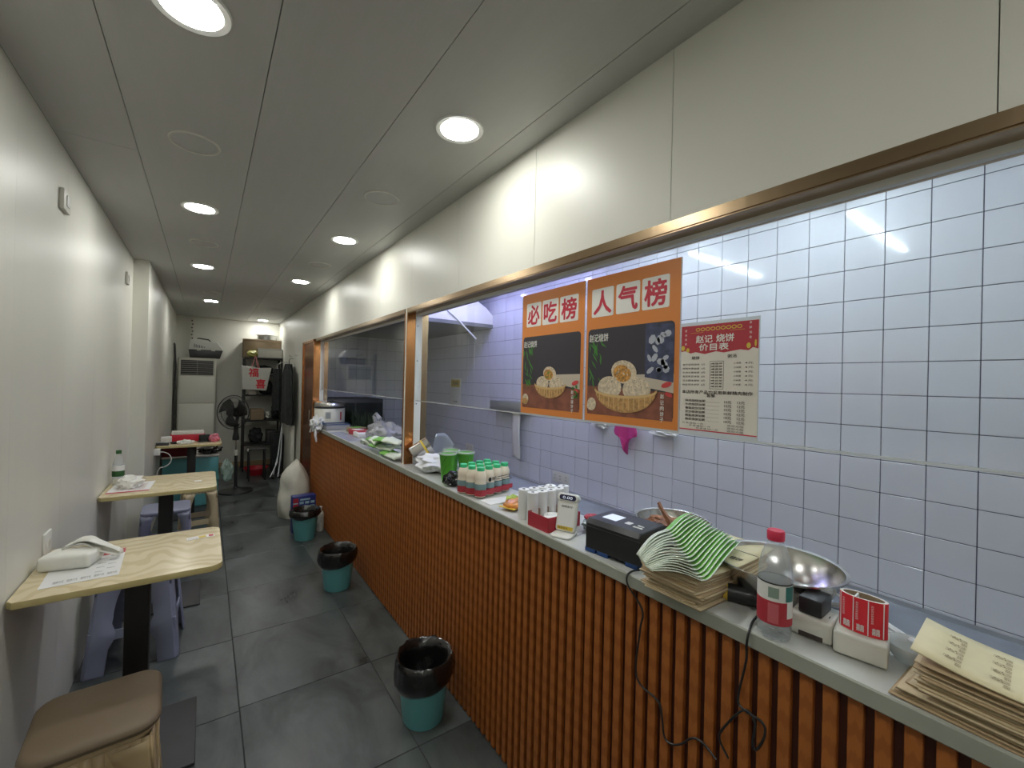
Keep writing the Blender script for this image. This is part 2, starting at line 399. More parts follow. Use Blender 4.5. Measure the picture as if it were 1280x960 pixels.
# ceiling: long boards with fine recessed joints
cb = MB(); cb.box(XL-.1, XR+.12, Y0-.1, YB+.1, CZ+.012, CZ+.06); ceiling = setting('ceiling', cb, 'ceilgap')
bx = [XL, -.25, .135, .532, .93, XR+.002]
ends = [[Y0, 2.28, 5.2, YB], [Y0, 4.4, YB], [Y0, 4.8, YB], [Y0, 5.3, YB], [Y0, 2.36, 5.3, YB]]
for i in range(5):
    for a, b in zip(ends[i][:-1], ends[i][1:]):
        m = MB(); m.box(bx[i]+.0013, bx[i+1]-.0013, a+(.0008 if a < 3 else .0002), b-(.0008 if b < 3 else .0002), CZ, CZ+.012); obj('ceiling_board', m, 'ceil', ceiling, smooth=0)

# kitchen: tiled wall, end walls, ceiling
wk = MB(); wk.box(KX+.006, KX+.1, Y0, KY+.1, 0, KZ+.1); wall_kitchen = setting('wall_kitchen', wk, 'grout')
P = .14; yy0 = .994; zz0 = 2.324
tl = MB(); tl.box(KX, KX+.008, -.0685, .0685, -.0685, .0685, bev=.0012, seg=1)
t0 = obj('tile', tl, 'tile', wall_kitchen, smooth=0); first = True; cnt = 0
far = MB(); edge = MB()
for c in range(-36, 19):
    cy = yy0-.14*c-.07; 
    if cy > KY or cy < Y0: continue
    for r in range(-1, 17):
        cz = zz0-.14*r-.07; top = cz+.0685
        if r == -1:
            zt = KZ; zb = zz0+.0015
            (edge if cy < 2.6 else far).box(KX, KX+.008, cy-.0685, cy+.0685, zb, zt); continue
        if cz < .05: continue
        if -.1 < cy < 2.75 and cz > .55:
            if first: t0.location = (0, cy, cz); first = False
            else: obj('tile', t0.data, None, wall_kitchen, (0, cy, cz))
            cnt += 1
        else: far.box(KX, KX+.008, cy-.0685, cy+.0685, cz-.0685, cz+.0685)
obj('cut_tile', edge, 'tile', wall_kitchen, smooth=0, kind='stuff'); obj('far_tiles', far, 'tile', wall_kitchen, smooth=0, kind='stuff')
we = MB(); we.box(1.155, KX, KY+.006, KY+.1, 0, KZ+.1); wall_end = setting('wall_kitchen_end', we, 'grout')
m = MB()
for i in range(9):
    for r in range(17):
        m.box(1.16+.14*i, min(1.16+.14*i+.137, KX), KY, KY+.008, zz0-.14*r-.137, zz0-.14*r)
obj('far_tiles', m, 'tile', wall_end, smooth=0, kind='stuff')
kc = MB(); kc.box(1.155, KX+.1, Y0, KY+.1, KZ, KZ+.05); setting('ceiling_kitchen', kc, 'ceil')

# window frames (bronze reveals), tracks and panes
def window(name, ya, yb, glass_to):
    w = setting(name, MB().box(XR-.004, XR+.006, ya, yb, 1.918, 1.945), 'gold')
    m = MB(); m.box(XR+.0, 1.158, ya, yb, 1.914, 1.920); obj('soffit', m, 'gold', w, smooth=0)
    m = MB(); m.box(1.087, 1.105, ya+.02, yb-.02, 1.900, 1.914); obj('glass_channel', m, 'whitepl', w, smooth=0)
    for (y, s) in ((ya, 1), (yb, -1)):
        m = MB(); m.box(XR-.003, 1.083, min(y, y+s*.008), max(y, y+s*.008), .973, 1.945); obj('side_trim', m, 'copper', w, smooth=0)
        m = MB(); m.box(1.127, 1.170, min(y, y+s*.008), max(y, y+s*.008), .973, 1.92); obj('side_trim', m, 'gold', w, smooth=0)
        m = MB(); m.box(1.083, 1.127, min(y, y+s*.012), max(y, y+s*.012), .973, 1.915)
        tr = obj('side_channel', m, 'whitepl', w, smooth=0)
        q = MB()
        for z in (1.05, 1.35, 1.62, 1.84): q.cyl((1.097, y+s*.012, z), (1.097, y+s*.0135, z), .004, seg=8)
        obj('screw', q, 'darkgrey', tr)
    m = MB(); m.box(1.093, 1.098, ya+.012, yb-.012, 1.373, 1.905); obj('pane', m, 'glass', w, smooth=0)
    m = MB(); m.box(1.0915, 1.0995, ya+.012, yb-.012, 1.368, 1.373); obj('pane_edge', m, 'milky', w, smooth=0)
    return w
window('window_1', -1.4, 2.505, None)
window('window_2', 2.535, 5.20, None)
# copper clad door standing beyond the counter
door = setting('door_1', MB().box(XR-.006, XR+.02, 5.20, 5.90, 0, 1.945), 'copperdoor')
m = MB()
for (a, b, c, d) in ((5.20, 5.245, 0, 1.945), (5.86, 5.90, 0, 1.945), (5.20, 5.90, 1.91, 1.945)): m.box(XR-.016, XR-.004, a, b, c, d, bev=.002)
obj('door_frame', m, 'copper', door, smooth=0)
m = MB(); m.cyl((XR-.03, 5.3, 1.0), (XR-.03, 5.3, 1.12), .006); obj('handle', m, 'steel', door)
# baseboard strip at the back
m = MB(); m.box(XL2, XR, YB-.012, YB, 0, .08); setting('baseboard_back', m, 'kraft2')

# ================================================================== LIGHTS
def ring_light(x, y, n, lab):
    t = thing('downlight', lab, 'light', (x, y, CZ), 0, 'round recessed ceiling downlights')
    m = MB(); m.cap = False; m.lathe([(.068, -.004), (.085, -.006), (.088, -.001), (.088, 0), (.066, 0)], seg=32); obj('frame', m, 'whitepl', t)
    m = MB(); m.lathe([(.068, -.003), (.068, -.0045)], seg=32); obj('diffuser', m, 'lens', t)
L = [(-.05, 1.31, 'nearest left downlight, cut by the top edge of the photo'), (.742, 1.36, 'large lit downlight nearest the right wall panels'),
     (-.048, 2.85, 'second lit downlight of the left row, above the first switch box'), (.739, 2.90, 'second lit downlight of the right row'),
     (-.041, 4.36, 'third lit downlight of the left row, level with the wall step'), (.729, 4.42, 'third lit downlight of the right row, above the rice cooker end'),
     (.031, 6.31, 'last lit downlight of the left row, in front of the pet carrier'), (.747, 7.90, 'farthest downlight, over the cartons at the back wall')]
for x, y, lab in L: ring_light(x, y, 0, lab)
ring_light(-.05, -.2, 0, 'downlight of the left row just behind the photographer, out of the frame')
ring_light(-.05, -1.2, 0, 'downlight by the shop front behind the photographer, out of the frame')
def cover(x, y, lab, r=.085):
    t = thing('ceiling_speaker', lab, 'speaker', (x, y, CZ), 0, 'round unlit covers in the ceiling')
    m = MB(); m.cap = False; m.lathe([(r-.008, -.003), (r, -.005), (r+.002, 0), (r-.008, 0)], seg=32); obj('frame', m, 'offwhite', t)
    m = MB(); m.lathe([(r-.008, 0), (r-.009, -.002), (.0, -.002)], seg=32); obj('cover', m, 'ceil', t)
for x, y, lab in [(-.056, 2.07, 'unlit round ceiling cover between the first two left downlights'), (.715, 2.11, 'unlit round ceiling cover between the first two right downlights'),
                  (-.032, 3.59, 'unlit round ceiling cover past the second left downlight'), (.743, 3.66, 'unlit round ceiling cover past the second right downlight'),
                  (.034, 5.69, 'unlit round ceiling cover before the last left downlight'), (.754, 5.6, 'unlit round ceiling cover past the third right downlight'),
                  (.768, 6.5, 'far unlit round ceiling cover of the right row')]: cover(x, y, lab)
def tube(y, mt, lab, x0=1.32, x1=2.28):
    t = thing('tube_lamp', lab, 'light', (1.8, y, KZ), 0, 'tube lamps across the kitchen ceiling')
    m = MB(); m.box(x0-1.8, x1-1.8, -.02, .02, -.022, 0); obj('housing', m, 'whitepl', t, smooth=0)
    m = MB(); m.cyl((x0-1.78, 0, -.034), (x1-1.82, 0, -.034), .013); obj('tube', m, mt, t)
tube(.74, 'tube', 'kitchen tube lamp hidden above the near pane, mirrored in the tiles')
tube(1.55, 'tube', 'kitchen tube lamp hidden above the posters, mirrored in the tiles')
tube(2.45, 'tubev', 'violet tinted kitchen tube lamp before the hood')
tube(3.3, 'tubev', 'violet tinted kitchen tube lamp close to the hood')
tube(-.6, 'tube', 'kitchen tube lamp beside and behind the photographer')

# ================================================================== COUNTER
ZS = .973; XS = .985
body = thing('service_counter', 'long brown slatted counter body under the pale stone top', 'counter', (0, 0, 0))
m = MB(); m.box(1.014, 1.40, -.9, 5.15, .0, .935); obj('carcass', m, 'slatback', body, smooth=0)
sl = MB(); sl.box(1.0, 1.016, -.0115, .0115, .004, .936, bev=.0015, seg=1); s0 = obj('slat', sl, 'slat', body, smooth=0)
ys = [.849-.0388*k for k in range(0, 44)]+[.849+.0388*k for k in range(1, 111)]
s0.location = (0, ys[0], 0)
for y in ys[1:]: obj('slat', s0.data, None, body, (0, y, 0))
m = MB(); m.box(1.0, 1.40, 5.15, 5.165, 0, .936); obj('end_panel', m, 'slat', body, smooth=0)
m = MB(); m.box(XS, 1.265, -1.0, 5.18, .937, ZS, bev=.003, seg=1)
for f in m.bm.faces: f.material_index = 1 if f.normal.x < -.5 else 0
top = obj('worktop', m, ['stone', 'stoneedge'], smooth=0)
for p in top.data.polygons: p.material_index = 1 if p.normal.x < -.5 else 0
tag(top, 'long pale grey stone worktop carrying the goods along the kitchen opening', 'worktop')
m = MB(); m.box(1.267, 1.43, -1.0, 5.18, .940, ZS-.001, bev=.002, seg=1)  # rear strip of the worktop: the shade lying there is put into a darker colour
o = obj('shaded_rear_strip', m, mat('shaded_blue_grey_stone', (.17, .19, .225), .3, noise_amt=.25, nscale=6), smooth=0); tag(o, 'blue grey rear strip of the stone worktop, shade put into its colour', 'shelf')
# low steel bench along the tiled wall
t = thing('steel_bench', 'low grey steel bench along the foot of the tiled kitchen wall', 'bench', (2.15, 2.4, 0))
m = MB(); m.box(-.25, .245, -3.0, 3.2, .60, .635, bev=.004); obj('bench_top', m, 'steelflat', t)
m = MB(); m.box(-.22, .22, -2.95, 3.15, .15, .17); obj('shelf', m, 'steelflat', t)
for y in (-2.9, -.9, 1.1, 3.1):
    for x in (-.21, .21):
        m = MB(); m.cyl((x, y, 0), (x, y, .60), .018); obj('leg', m, 'steel', t)

# ================================================================== POSTERS ON THE NEAR PANE
def PL(x, y=0., z=0.):   # plane facing the corridor; local x runs towards the camera, local y up, local z out
    return Matrix(((0, 0, -1, x), (-1, 0, 0, y), (0, 1, 0, z), (0, 0, 0, 1)))
def blobs(mb, T, rnd, n, x0, x1, y0, y1, a, b, mi, d):
    for _ in range(n):
        flat(mb, ell(rnd.uniform(x0, x1), rnd.uniform(y0, y1), rnd.uniform(a*.5, a), rnd.uniform(b*.5, b), 7, rot=rnd.uniform(0, 3)), T, d, mi)
def poster(y_left, w, chars, boxes, big, label, seed):
    h = .487; X = 1.0925
    t = thing('poster', label, 'poster', (X, y_left, 1.375), 0, 'food posters taped to the near pane')
    T = PL(0)
    m = MB(); m.box(-.0015, .0, -w+.001, -.001, 0, h); obj('sheet', m, 'orange', t, smooth=0)
    m = MB(); m.box(-.0018, .0002, -.003, .000, 0, h); m.box(-.0018, .0002, -w, -w+.003, 0, h); m.box(-.0018, .0002, -w, 0, -.004, .0005); obj('clear_border', m, 'milky', t, smooth=0)
    for (a, b), ch in zip(boxes, chars):
        m = MB(); m.prism(rrect(b-a, .096, .006, 3, (a+b)/2, .4), .0006, T=T @ Matrix.Translation((0, 0, .0015))); cdn = obj('character_card', m, 'white', t, smooth=0)
        m = MB(); add_text(m, ch, T @ Matrix.Translation((0, 0, .0025)), a+.010, .362, b-a-.020, .076, bold=.028)
        o = obj('lettering', m, 'inkred', cdn, smooth=0)
    # printed food photograph, flat shapes printed on the sheet
    rnd = random.Random(seed); m = MB(); m.keep = True
    mats = ['pdark', 'brownwood', 'pcloth', 'pindigo', 'pflower', 'pbasket', 'pbasket2', 'pbun', 'pfill', 'pleaf', 'pred', 'white', 'pdark']
    e = .0018; x0, x1 = .012, w-.018; y0, y1 = .024, .312; dd = .00018
    flat(m, rrect(x1-x0, y1-y0, .014, 5, (x0+x1)/2, (y0+y1)/2), T, e, 0)
    flat(m, [(x0+.002, y0), (x1-.002, y0), (x1, .105), (x0, .120)], T, e+dd, 1)
    flat(m, [(w*.5, .13), (x1, .105), (x1, .16), (w*.6, .158)], T, e+2*dd, 2)
    if big:
        flat(m, [(w*.68, .15), (x1-.001, .135), (x1-.001, y1-.010), (w*.68, y1)], T, e+2.6*dd, 3); blobs(m, T, rnd, 16, w*.71, x1-.02, .17, y1-.02, .016, .012, 4, e+3.4*dd)
    cx, cy, s = (.168, .100, 1.18) if big else (.182, .112, .88)
    # leaves
    for k in range(26):
        bx_ = x0+rnd.uniform(0, .055); by = rnd.uniform(.13, .29); an = rnd.uniform(-1.9, -.6); ln = rnd.uniform(.02, .05)
        ex, ey = bx_+ln*math.cos(an), by+ln*math.sin(an); nx, ny = -math.sin(an)*.003, math.cos(an)*.003
        if ex < x0+.001: continue
        flat(m, [(bx_, by), ((bx_+ex)/2+nx, (by+ey)/2+ny), (ex, ey), ((bx_+ex)/2-nx, (by+ey)/2-ny)], T, e+(3+k*.1)*dd, 9)
    # basket with buns
    for k, (ux, uy, r) in enumerate(((-.045, .012, .036), (.036, .008, .038))):
        flat(m, ell(cx+ux*s*1.1, cy+uy*s+.002, r*1.15*s, r*.86*s, 20), T, e+(6+k)*dd, 7)
        blobs(m, T, rnd, 14, cx+(ux-.02)*s, cx+(ux+.02)*s, cy+(uy+.0)*s, cy+(uy+.028)*s, .0022, .0012, 0, e+(8+k)*dd)
    flat(m, ell(cx-.002, cy+.056*s, .042*s, .031*s, 20, rot=-.2), T, e+9*dd, 7)
    flat(m, ell(cx-.008, cy+.052*s, .030*s, .023*s, 16, rot=-.2), T, e+10*dd, 8)
    blobs(m, T, rnd, 12, cx-.030*s, cx+.014*s, cy+.038*s, cy+.066*s, .005, .003, 7 if big else 9, e+11*dd)
    W_ = .100*s; bp = [(cx-W_, cy+.012)]+[(cx-W_*math.cos(a), cy+.008-.060*s*math.sin(a)) for a in [PI*k/12 for k in range(1, 12)]]+[(cx+W_, cy+.012)]+[(cx+W_*.97*math.cos(a), cy+.010-.016*s*math.sin(a)) for a in [PI*k/12 for k in range(0, 13)]]
    flat(m, bp, T, e+12*dd, 5)
    for k in range(-5, 6):
        xx = cx+k*W_/6; q = math.sqrt(max(0, 1-(k/6)**2))
        flat(m, [(xx-.0014, cy+.008-.016*s*q), (xx+.0014, cy+.008-.016*s*q), (xx+.0014, cy+.010-.057*s*q), (xx-.0014, cy+.010-.057*s*q)], T, e+13*dd, 6)
    rim = [(cx-W_*1.02*math.cos(a), cy+.012-.018*s*math.sin(a)) for a in [PI*k/16 for k in range(17)]]+[(cx+W_*1.02*math.cos(a), cy+.006-.020*s*math.sin(a)) for a in [PI*k/16 for k in range(17)]]
    flat(m, rim, T, e+14*dd, 6)
    # side dish, chilli
    flat(m, ell(x0+.022, .058, .020, .022, 14), T, e+9*dd, 7); flat(m, ell(x0+.020, .050, .019, .013, 12), T, e+10*dd, 5 if not big else 7)
    flat(m, ell(x1-.022, .128, .018, .008, 8, rot=.3), T, e+9*dd, 10); flat(m, ell(x1-.014, .100, .013, .006, 8, rot=-.4), T, e+10*dd, 10)
    if not big: blobs(m, T, rnd, 12, x1-.035, x1-.006, .075, .12, .006, .005, 9, e+11*dd)
    obj('food_print', m, mats, t, smooth=0)
    m = MB(); add_text(m, '赵记烧饼', T @ Matrix.Translation((0, 0, e+.0028)), x0+.008, .268, .082, .026, bold=.01); obj('title_lettering', m, 'white', t, smooth=0); m = MB()
    add_text(m, '赵', T @ Matrix.Translation((0, 0, e+.0028)), x1-.040, .088, .012, .013, bold=.01)
    for k, ch in enumerate('记肉饼子' if big else '记烧饼子'): add_text(m, ch, T @ Matrix.Translation((0, 0, e+.0028)), x1-.040, .070-.0165*k, .012, .013, bold=.01)
    obj('side_lettering', m, 'white', t, smooth=0)
    return t
poster(1.412, .358, '必吃榜', [(.030, .120), (.129, .220), (.229, .324)], False, 'left orange food poster headed 必吃榜 on the glass pane', 3)
poster(1.048, .358, '人气榜', [(.025, .119), (.129, .220), (.228, .321)], True, 'right orange food poster headed 人气榜 beside the price list', 5)

t = thing('price_list', 'cream and red price list sheet taped on the pane right of the posters', 'menu', (1.0925, .6895, 1.373))
T = PL(0)
m = MB(); m.box(-.001, 0, -.205, 0, 0, .301); obj('clear_sleeve', m, 'milky', t, smooth=0)
m = MB(); m.box(-.0016, -.001, -.2025, -.0025, .010, .292); obj('sheet', m, 'cream', t, smooth=0)
m = MB(); m.keep = True; D = .0018
rnd = random.Random(2)
flat(m, [(.0025, .292), (.2025, .292), (.2025, .222), (.19, .226), (.18, .219), (.16, .222), (.12, .216), (.10, .220), (.07, .214), (.045, .220), (.03, .217), (.015, .224), (.0025, .222)], T, D, 0)
for (a, b, c, d) in ((.008, .232, .013, .007), (.022, .226, .012, .006), (.180, .231, .012, .007), (.196, .236, .006, .009)): flat(m, ell(a, b, c*.42+.0, d, 12), T, D+.0001, 1)
for k in range(9):
    flat(m, ell(.050+k*.0135, .280, .0065, .005, 10), T, D+.0001+k*.00001, 1); flat(m, ell(.050+k*.0135, .280, .0045, .003, 10), T, D+.0002+k*.00001, 0)
flat(m, [(.03, .2715), (.065, .2715), (.065, .2722), (.03, .2722)], T, D+.0002, 1); flat(m, [(.135, .2715), (.17, .2715), (.17, .2722), (.135, .2722)], T, D+.0002, 1)
for (x, w_, s_) in ((.045, .045, '赵记'), (.100, .045, '烧饼')): add_text(m, s_, T @ Matrix.Translation((0, 0, D+.0003)), x, .244, w_, .020, 2, bold=.02)
add_text(m, '价目表', T @ Matrix.Translation((0, 0, D+.0003)), .054, .223, .078, .018, 2, bold=.02)
for k, ch in enumerate('现烤现卖'): add_text(m, ch, T @ Matrix.Translation((0, 0, D+.0003)), .013, .276-.012*k, .006, .006, 2)
for k, ch in enumerate('皮酥馅香'): add_text(m, ch, T @ Matrix.Translation((0, 0, D+.0003)), .181, .284-.012*k, .006, .006, 2)
obj('red_header', m, ['crimson', 'gold2', 'white', 'inkred'], t, smooth=0)
m = MB(); m.keep = True; flat(m, [(.0025, .0095), (.2025, .0095), (.2025, .0125), (.0025, .0125)], T, D); obj('red_footer_line', m, 'inkred', t, smooth=0)
m = MB(); m.keep = True; Z1 = T @ Matrix.Translation((0, 0, D+.0002))
for (x, y, s_) in ((.034, .200, '烧饼'), (.130, .202, '粥汤'), (.078, .100, '套餐')): add_text(m, s_, Z1, x, y, .022, .009, bold=.01)
items = ['梅干菜肉烧饼', '鲜肉大葱烧饼', '牛肉洋葱烧饼', '香菇青菜烧饼', '豆沙甜味烧饼', '椒盐原味烧饼']
for k, s_ in enumerate(items):
    y = .184-k*.0108; add_text(m, s_, Z1, .008, y, .048, .0052); add_text(m, '6元', Z1, .062, y, .010, .0052)
    add_text(m, '小米粥', Z1, .145, y+.002, .018, .0050); add_text(m, '4元', Z1, .172, y+.002, .020, .0050)
for k in range(9):
    y = .186-k*.0074; add_text(m, '咸豆浆', Z1, .088, y, .030, .0046, bold=.01)
for xx in (.085, .120): flat(m, [(xx, .122), (xx+.0008, .122), (xx+.0008, .194), (xx, .194)], Z1, 0)
for yy in (.122, .194, .158): flat(m, [(.085, yy), (.1208, yy), (.1208, yy+.0008), (.085, yy+.0008)], Z1, 0)
add_text(m, '本店所有产品均采用新鲜精肉制作', Z1, .008, .108, .184, .0095, bold=.014)
for k, s_ in enumerate(['鲜肉烧饼加粥', '牛肉烧饼加粥', '香菇烧饼加粥', '豆沙烧饼加粥', '椒盐烧饼加粥', '梅菜烧饼加粥']):
    y = .086-k*.0100; add_text(m, s_, Z1, .018, y, .056, .0070, bold=.008); flat(m, [(.078, y+.001), (.112, y+.001), (.112, y+.0014), (.078, y+.0014)], Z1, 0)
    add_text(m, '10元', Z1, .124, y, .018, .0068, bold=.008); add_text(m, '12元', Z1, .156, y, .018, .0068, bold=.008)
for k in range(3): add_text(m, '外卖请加一元', Z1, .010+.02*k, .026-.006*k, .06, .0048); add_text(m, '欢迎光临', Z1, .132, .028-.007*k, .040, .005)
obj('printed_lines', m, 'ink', t, smooth=0)

# ================================================================== KITCHEN WALL THINGS
def plate(y, z, w, label, n=2):
    t = thing('socket_plate', label, 'socket', (KX, y, z))
    m = MB(); m.box(-.009, 0, -w/2, w/2, -.042, .042, bev=.002); obj('plate', m, 'offwhite', t)
    for k in range(n):
        y0_ = -w/2+w*(k+.5)/n
        m = MB()
        for dz in (-.012, .012):
            for dy in (-.006, .006): m.box(-.0105, -.009, y0_+dy-.001, y0_+dy+.001, dz-.005, dz+.005)
        obj('socket_slots', m, 'darkgrey', t, smooth=0)
plate(2.545, .735, .19, 'beige multi socket plate on the tiles above the paper rolls', 3)
plate(3.99, .775, .15, 'pale socket plate on the tiles above the green cups', 2)
t = thing('wall_sticker', 'yellow topped white sticker on the tiles left of the posters', 'sticker', (KX-.001, 4.345, 1.215))
m = MB(); m.box(-.002, 0, -.13, .13, 0, .315, bev=.001); obj('sheet', m, 'white', t)
m = MB(); m.box(-.003, -.002, -.10, .10, .215, .30); obj('yellow_patch', m, 'gold2', t, smooth=0)
m = MB(); add_text(m, '扫码', PL(-.0035), -.07, .235, .14, .045, bold=.01); add_text(m, '点餐', PL(-.0025), -.06, .035, .12, .022); obj('lettering', m, 'ink', t, smooth=0)
t = thing('roll_holder', 'grey shelf on the tiles with a hanging strip of white paper, left of the posters', 'paper holder', (KX, 3.2, 1.28))
m = MB(); m.box(-.10, 0, -.26, .27, -.05, .045, bev=.006); obj('shelf', m, 'steelflat', t)
m = MB(); m.grid(lambda u, v: (-.07-.012*math.sin(v*5)*v, -.07-.115*u+.0, -.05-.42*v+.01*math.sin(u*6)*v), 4, 16); obj('paper_strip', m, 'white', t, solid=.002)
o = obj('hanging_cloth', MB().grid(lambda u, v: (-.02-.02*math.sin(u*9), .10*(.5-u)*(1-abs(v-.35)*.5)*2*(1-.75*v if v > .5 else 1), -.17*v*(1-.2*math.cos(u*6))), 14, 12), 'pink', loc=(KX-.02, 1.88, 1.23), solid=.006)
tag(o, 'magenta cloth hanging on the tiles just below the right poster', 'cloth')
o = obj('folded_paper', MB().blob((0, 0, 0), (.03, .075, .03), .3, 7, 3, seed=2), 'paper', loc=(KX-.035, 2.12, 1.215)); tag(o, 'crumpled white paper on the tiles under the middle of the posters', 'paper')
o = obj('folded_paper', MB().blob((0, 0, 0), (.03, .09, .02), .3, 7, 3, seed=6), 'paper', loc=(KX-.035, 1.60, 1.205)); tag(o, 'small white paper on the tiles below the right poster corner', 'paper')
# range hood
t = thing('range_hood', 'big pale metal extractor hood over the far part of the kitchen', 'hood', (0, 0, 0))
m = MB(); yN = 3.60; yF = 5.6
prof = [(1.30, 2.06), (2.40, 2.06), (2.40, 2.36), (1.95, 2.36)]
A = [(x, yN, z) for x, z in [(1.25, 2.08), (KX, 2.08), (KX, 2.17), (2.32, 2.24), (2.1, 2.36), (1.8, 2.375), (1.25, 2.375)]]
Bq = [(x, yF, z) for x, y, z in A]
va = [m.bm.verts.new(p) for p in A]; vb = [m.bm.verts.new(p) for p in Bq]
m.bm.faces.new(va); m.bm.faces.new(list(reversed(vb)))
for k in range(len(A)):
    j = (k+1) % len(A); m.bm.faces.new([va[k], vb[k], vb[j], va[j]])
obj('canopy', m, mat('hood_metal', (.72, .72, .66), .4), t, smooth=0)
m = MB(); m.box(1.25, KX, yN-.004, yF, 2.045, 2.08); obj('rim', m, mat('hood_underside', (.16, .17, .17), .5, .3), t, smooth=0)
m = MB(); m.tube([(1.3+.09*k, yN-.01, 2.30-.004*k*k*.9-.02*math.sin(k*.8)) for k in range(11)], .008); obj('cable', m, 'whitepl', t)
# tall dark cabinet and leafy vegetables in the dim far kitchen
t = thing('steel_cabinet', 'dim steel cabinet at the far end of the kitchen', 'cabinet', (1.53, 5.6, 0))
m = MB(); m.box(-.35, .35, -.3, .3, 0, 1.25, bev=.01); obj('body', m, 'darkgrey', t)
m = MB(); m.box(-.34, -.01, -.31, -.30, .05, 1.2); obj('door', m, 'greycloth', t, smooth=0)
m = MB(); m.box(.01, .34, -.31, -.30, .05, 1.2); obj('door', m, 'greycloth', t, smooth=0)
m = MB(); m.cyl((-.03, -.33, .5), (-.03, -.33, .9), .01); obj('handle', m, 'steel', t)

# ================================================================== TABLES AND STOOLS
def make_table(x0, x1, y0, y1, label, pole=(-.21, .30)):
    w, d = x1-x0, y1-y0
    t = thing('dining_table', label, 'table', (x0, y0, 0), 0, 'small wooden tables along the left wall')
    m = MB(); out = [(0.004, d), (0.004, 0.02), (.02, 0)]+[(w-.045+.045*math.sin(a), .045-.045*math.cos(a)) for a in [PI/2*k/6 for k in range(7)]]+[(w-.045+.045*math.cos(a), d-.045+.045*math.sin(a)) for a in [PI/2*k/6 for k in range(7)]]
    m.prism(out, .024, T=Matrix.Translation((0, 0, .762)), bev=.003)
    o = obj('tabletop', m, ['tabletop', 'tableedge'], t, smooth=30)
    for p in o.data.polygons: p.material_index = 1 if abs(p.normal.z) < .6 else 0
    px, py = w*.52, d*.56
    m = MB(); m.box(px-.20, px+.20, py-.2, py+.21, 0.001, .012, bev=.004); obj('base_plate', m, 'darkgrey', t)
    m = MB(); m.box(px-.038, px+.038, py-.038, py+.038, .012, .745, bev=.004); obj('pole', m, 'black', t)
    m = MB(); m.box(px-.15, px+.15, py-.15, py+.15, .745, .762, bev=.003); obj('bracket', m, 'black', t)
    return t
make_table(-.4995, .068, 1.905, 2.40, 'nearest wooden table, with white tissue pack and menu sheet, glossy grain')
make_table(-.4995, .072, 3.25, 3.80, 'second wooden table from the camera, with water bottle by the wall')
make_table(-.3995, .152, 5.30, 5.86, 'farthest wooden table, crowded with red boxes and odds and ends')

def make_stool(name, label, loc, rz, m_leg, m_seat, h=.46, top=.15, base=.19, pad=0., group=None, ring=False, lw=.056, drop=.085):
    t = thing(name, label, 'stool', loc, rz, group)
    def W(z): return base+(top-base)*(z/h)
    hb = h-pad
    m = MB(); m.prism(rrect(2*top+.012, 2*top+.012, .045, 5), .022, T=Matrix.Translation((0, 0, hb-.022)), bev=.008)
    m.lathe([(.03, hb), (.028, hb+.002), (0, hb+.002)], seg=16) if not pad else None
    obj('seat', m, m_leg, t)
    if pad:
        m = MB(); m.prism(rrect(2*top+.05, 2*top+.05, .06, 6), pad, T=Matrix.Translation((0, 0, hb)), bev=.018); obj('seat_cushion', m, m_seat, t)
    m = MB(); z0, z1 = hb-drop, hb-.02
    for k in range(4):
        a = PI/2*k; c, s = round(math.cos(a)), round(math.sin(a))
        def P_(x, z): w = W(z)-.004; return (c*x-s*w, s*x+c*w, z)
        n = 10
        for i in range(n):
            u0, u1 = -1+2*i/n, -1+2*(i+1)/n
            b0, b1 = z0+.055*(1-u0**4), z0+.055*(1-u1**4)
            m.face([P_(u0*W(b0), b0), P_(u1*W(b1), b1), P_(u1*W(z1), z1), P_(u0*W(z1), z1)])
    obj('apron', m, m_leg, t, solid=.006)
    for sx in (1, -1):
        for sy in (1, -1):
            m = MB(); zs = [0, .01, .05, .12, .17, .2, .24, .3, hb-.12, hb-.06, hb-.03]
            def ti(z): return lw+(.02 if abs(z-.185) < .03 else 0)+.03*max(0, (z-(hb-.16))/.14)**2
            for a, b in zip(zs[:-1], zs[1:]):
                wa, wb = W(a), W(b); ta, tb = ti(a), ti(b); c_ = .014
                A = [(sx*(wa-ta), sy*wa, a), (sx*(wa-c_), sy*wa, a), (sx*wa, sy*(wa-c_), a), (sx*wa, sy*(wa-ta), a)]
                B = [(sx*(wb-tb), sy*wb, b), (sx*(wb-c_), sy*wb, b), (sx*wb, sy*(wb-c_), b), (sx*wb, sy*(wb-tb), b)]
                for q in range(3): m.face([A[q], A[q+1], B[q+1], B[q]])
            bmesh.ops.remove_doubles(m.bm, verts=list(m.bm.verts), dist=1e-5)
            obj('leg', m, m_leg, t, solid=.007)
    for k in range(4):
        a = PI/2*k; c, s = round(math.cos(a)), round(math.sin(a)); m = MB()
        for i in range(6):
            u0, u1 = -1+2*i/6, -1+2*(i+1)/6; w = W(.19)-.002
            lo0, lo1 = .165-.03*abs(u0)**3, .165-.03*abs(u1)**3
            m.face([(c*u0*w-s*w, s*u0*w+c*w, lo0), (c*u1*w-s*w, s*u1*w+c*w, lo1), (c*u1*w-s*w, s*u1*w+c*w, .21), (c*u0*w-s*w, s*u0*w+c*w, .21)])
        obj('rung', m, m_leg, t, solid=.007)
        if ring and k in (2, 3):
            m = MB(); w = W(.3)+.002; m.tube([(c*x-s*w, s*x+c*w, z) for x, z in [(.075*math.cos(q), .30+.075*math.sin(q)) for q in [2*PI*j/24 for j in range(24)]]], .006, closed=True); obj('ring_moulding', m, m_leg, t)
    return t
make_stool('cushioned_stool', 'tan plastic stool with brown cushioned seat in the bottom left corner', (-.25, 1.74, 0), .06, 'tan', 'brownpad', h=.475, top=.128, base=.165, pad=.035, ring=True, drop=.17, lw=.075)
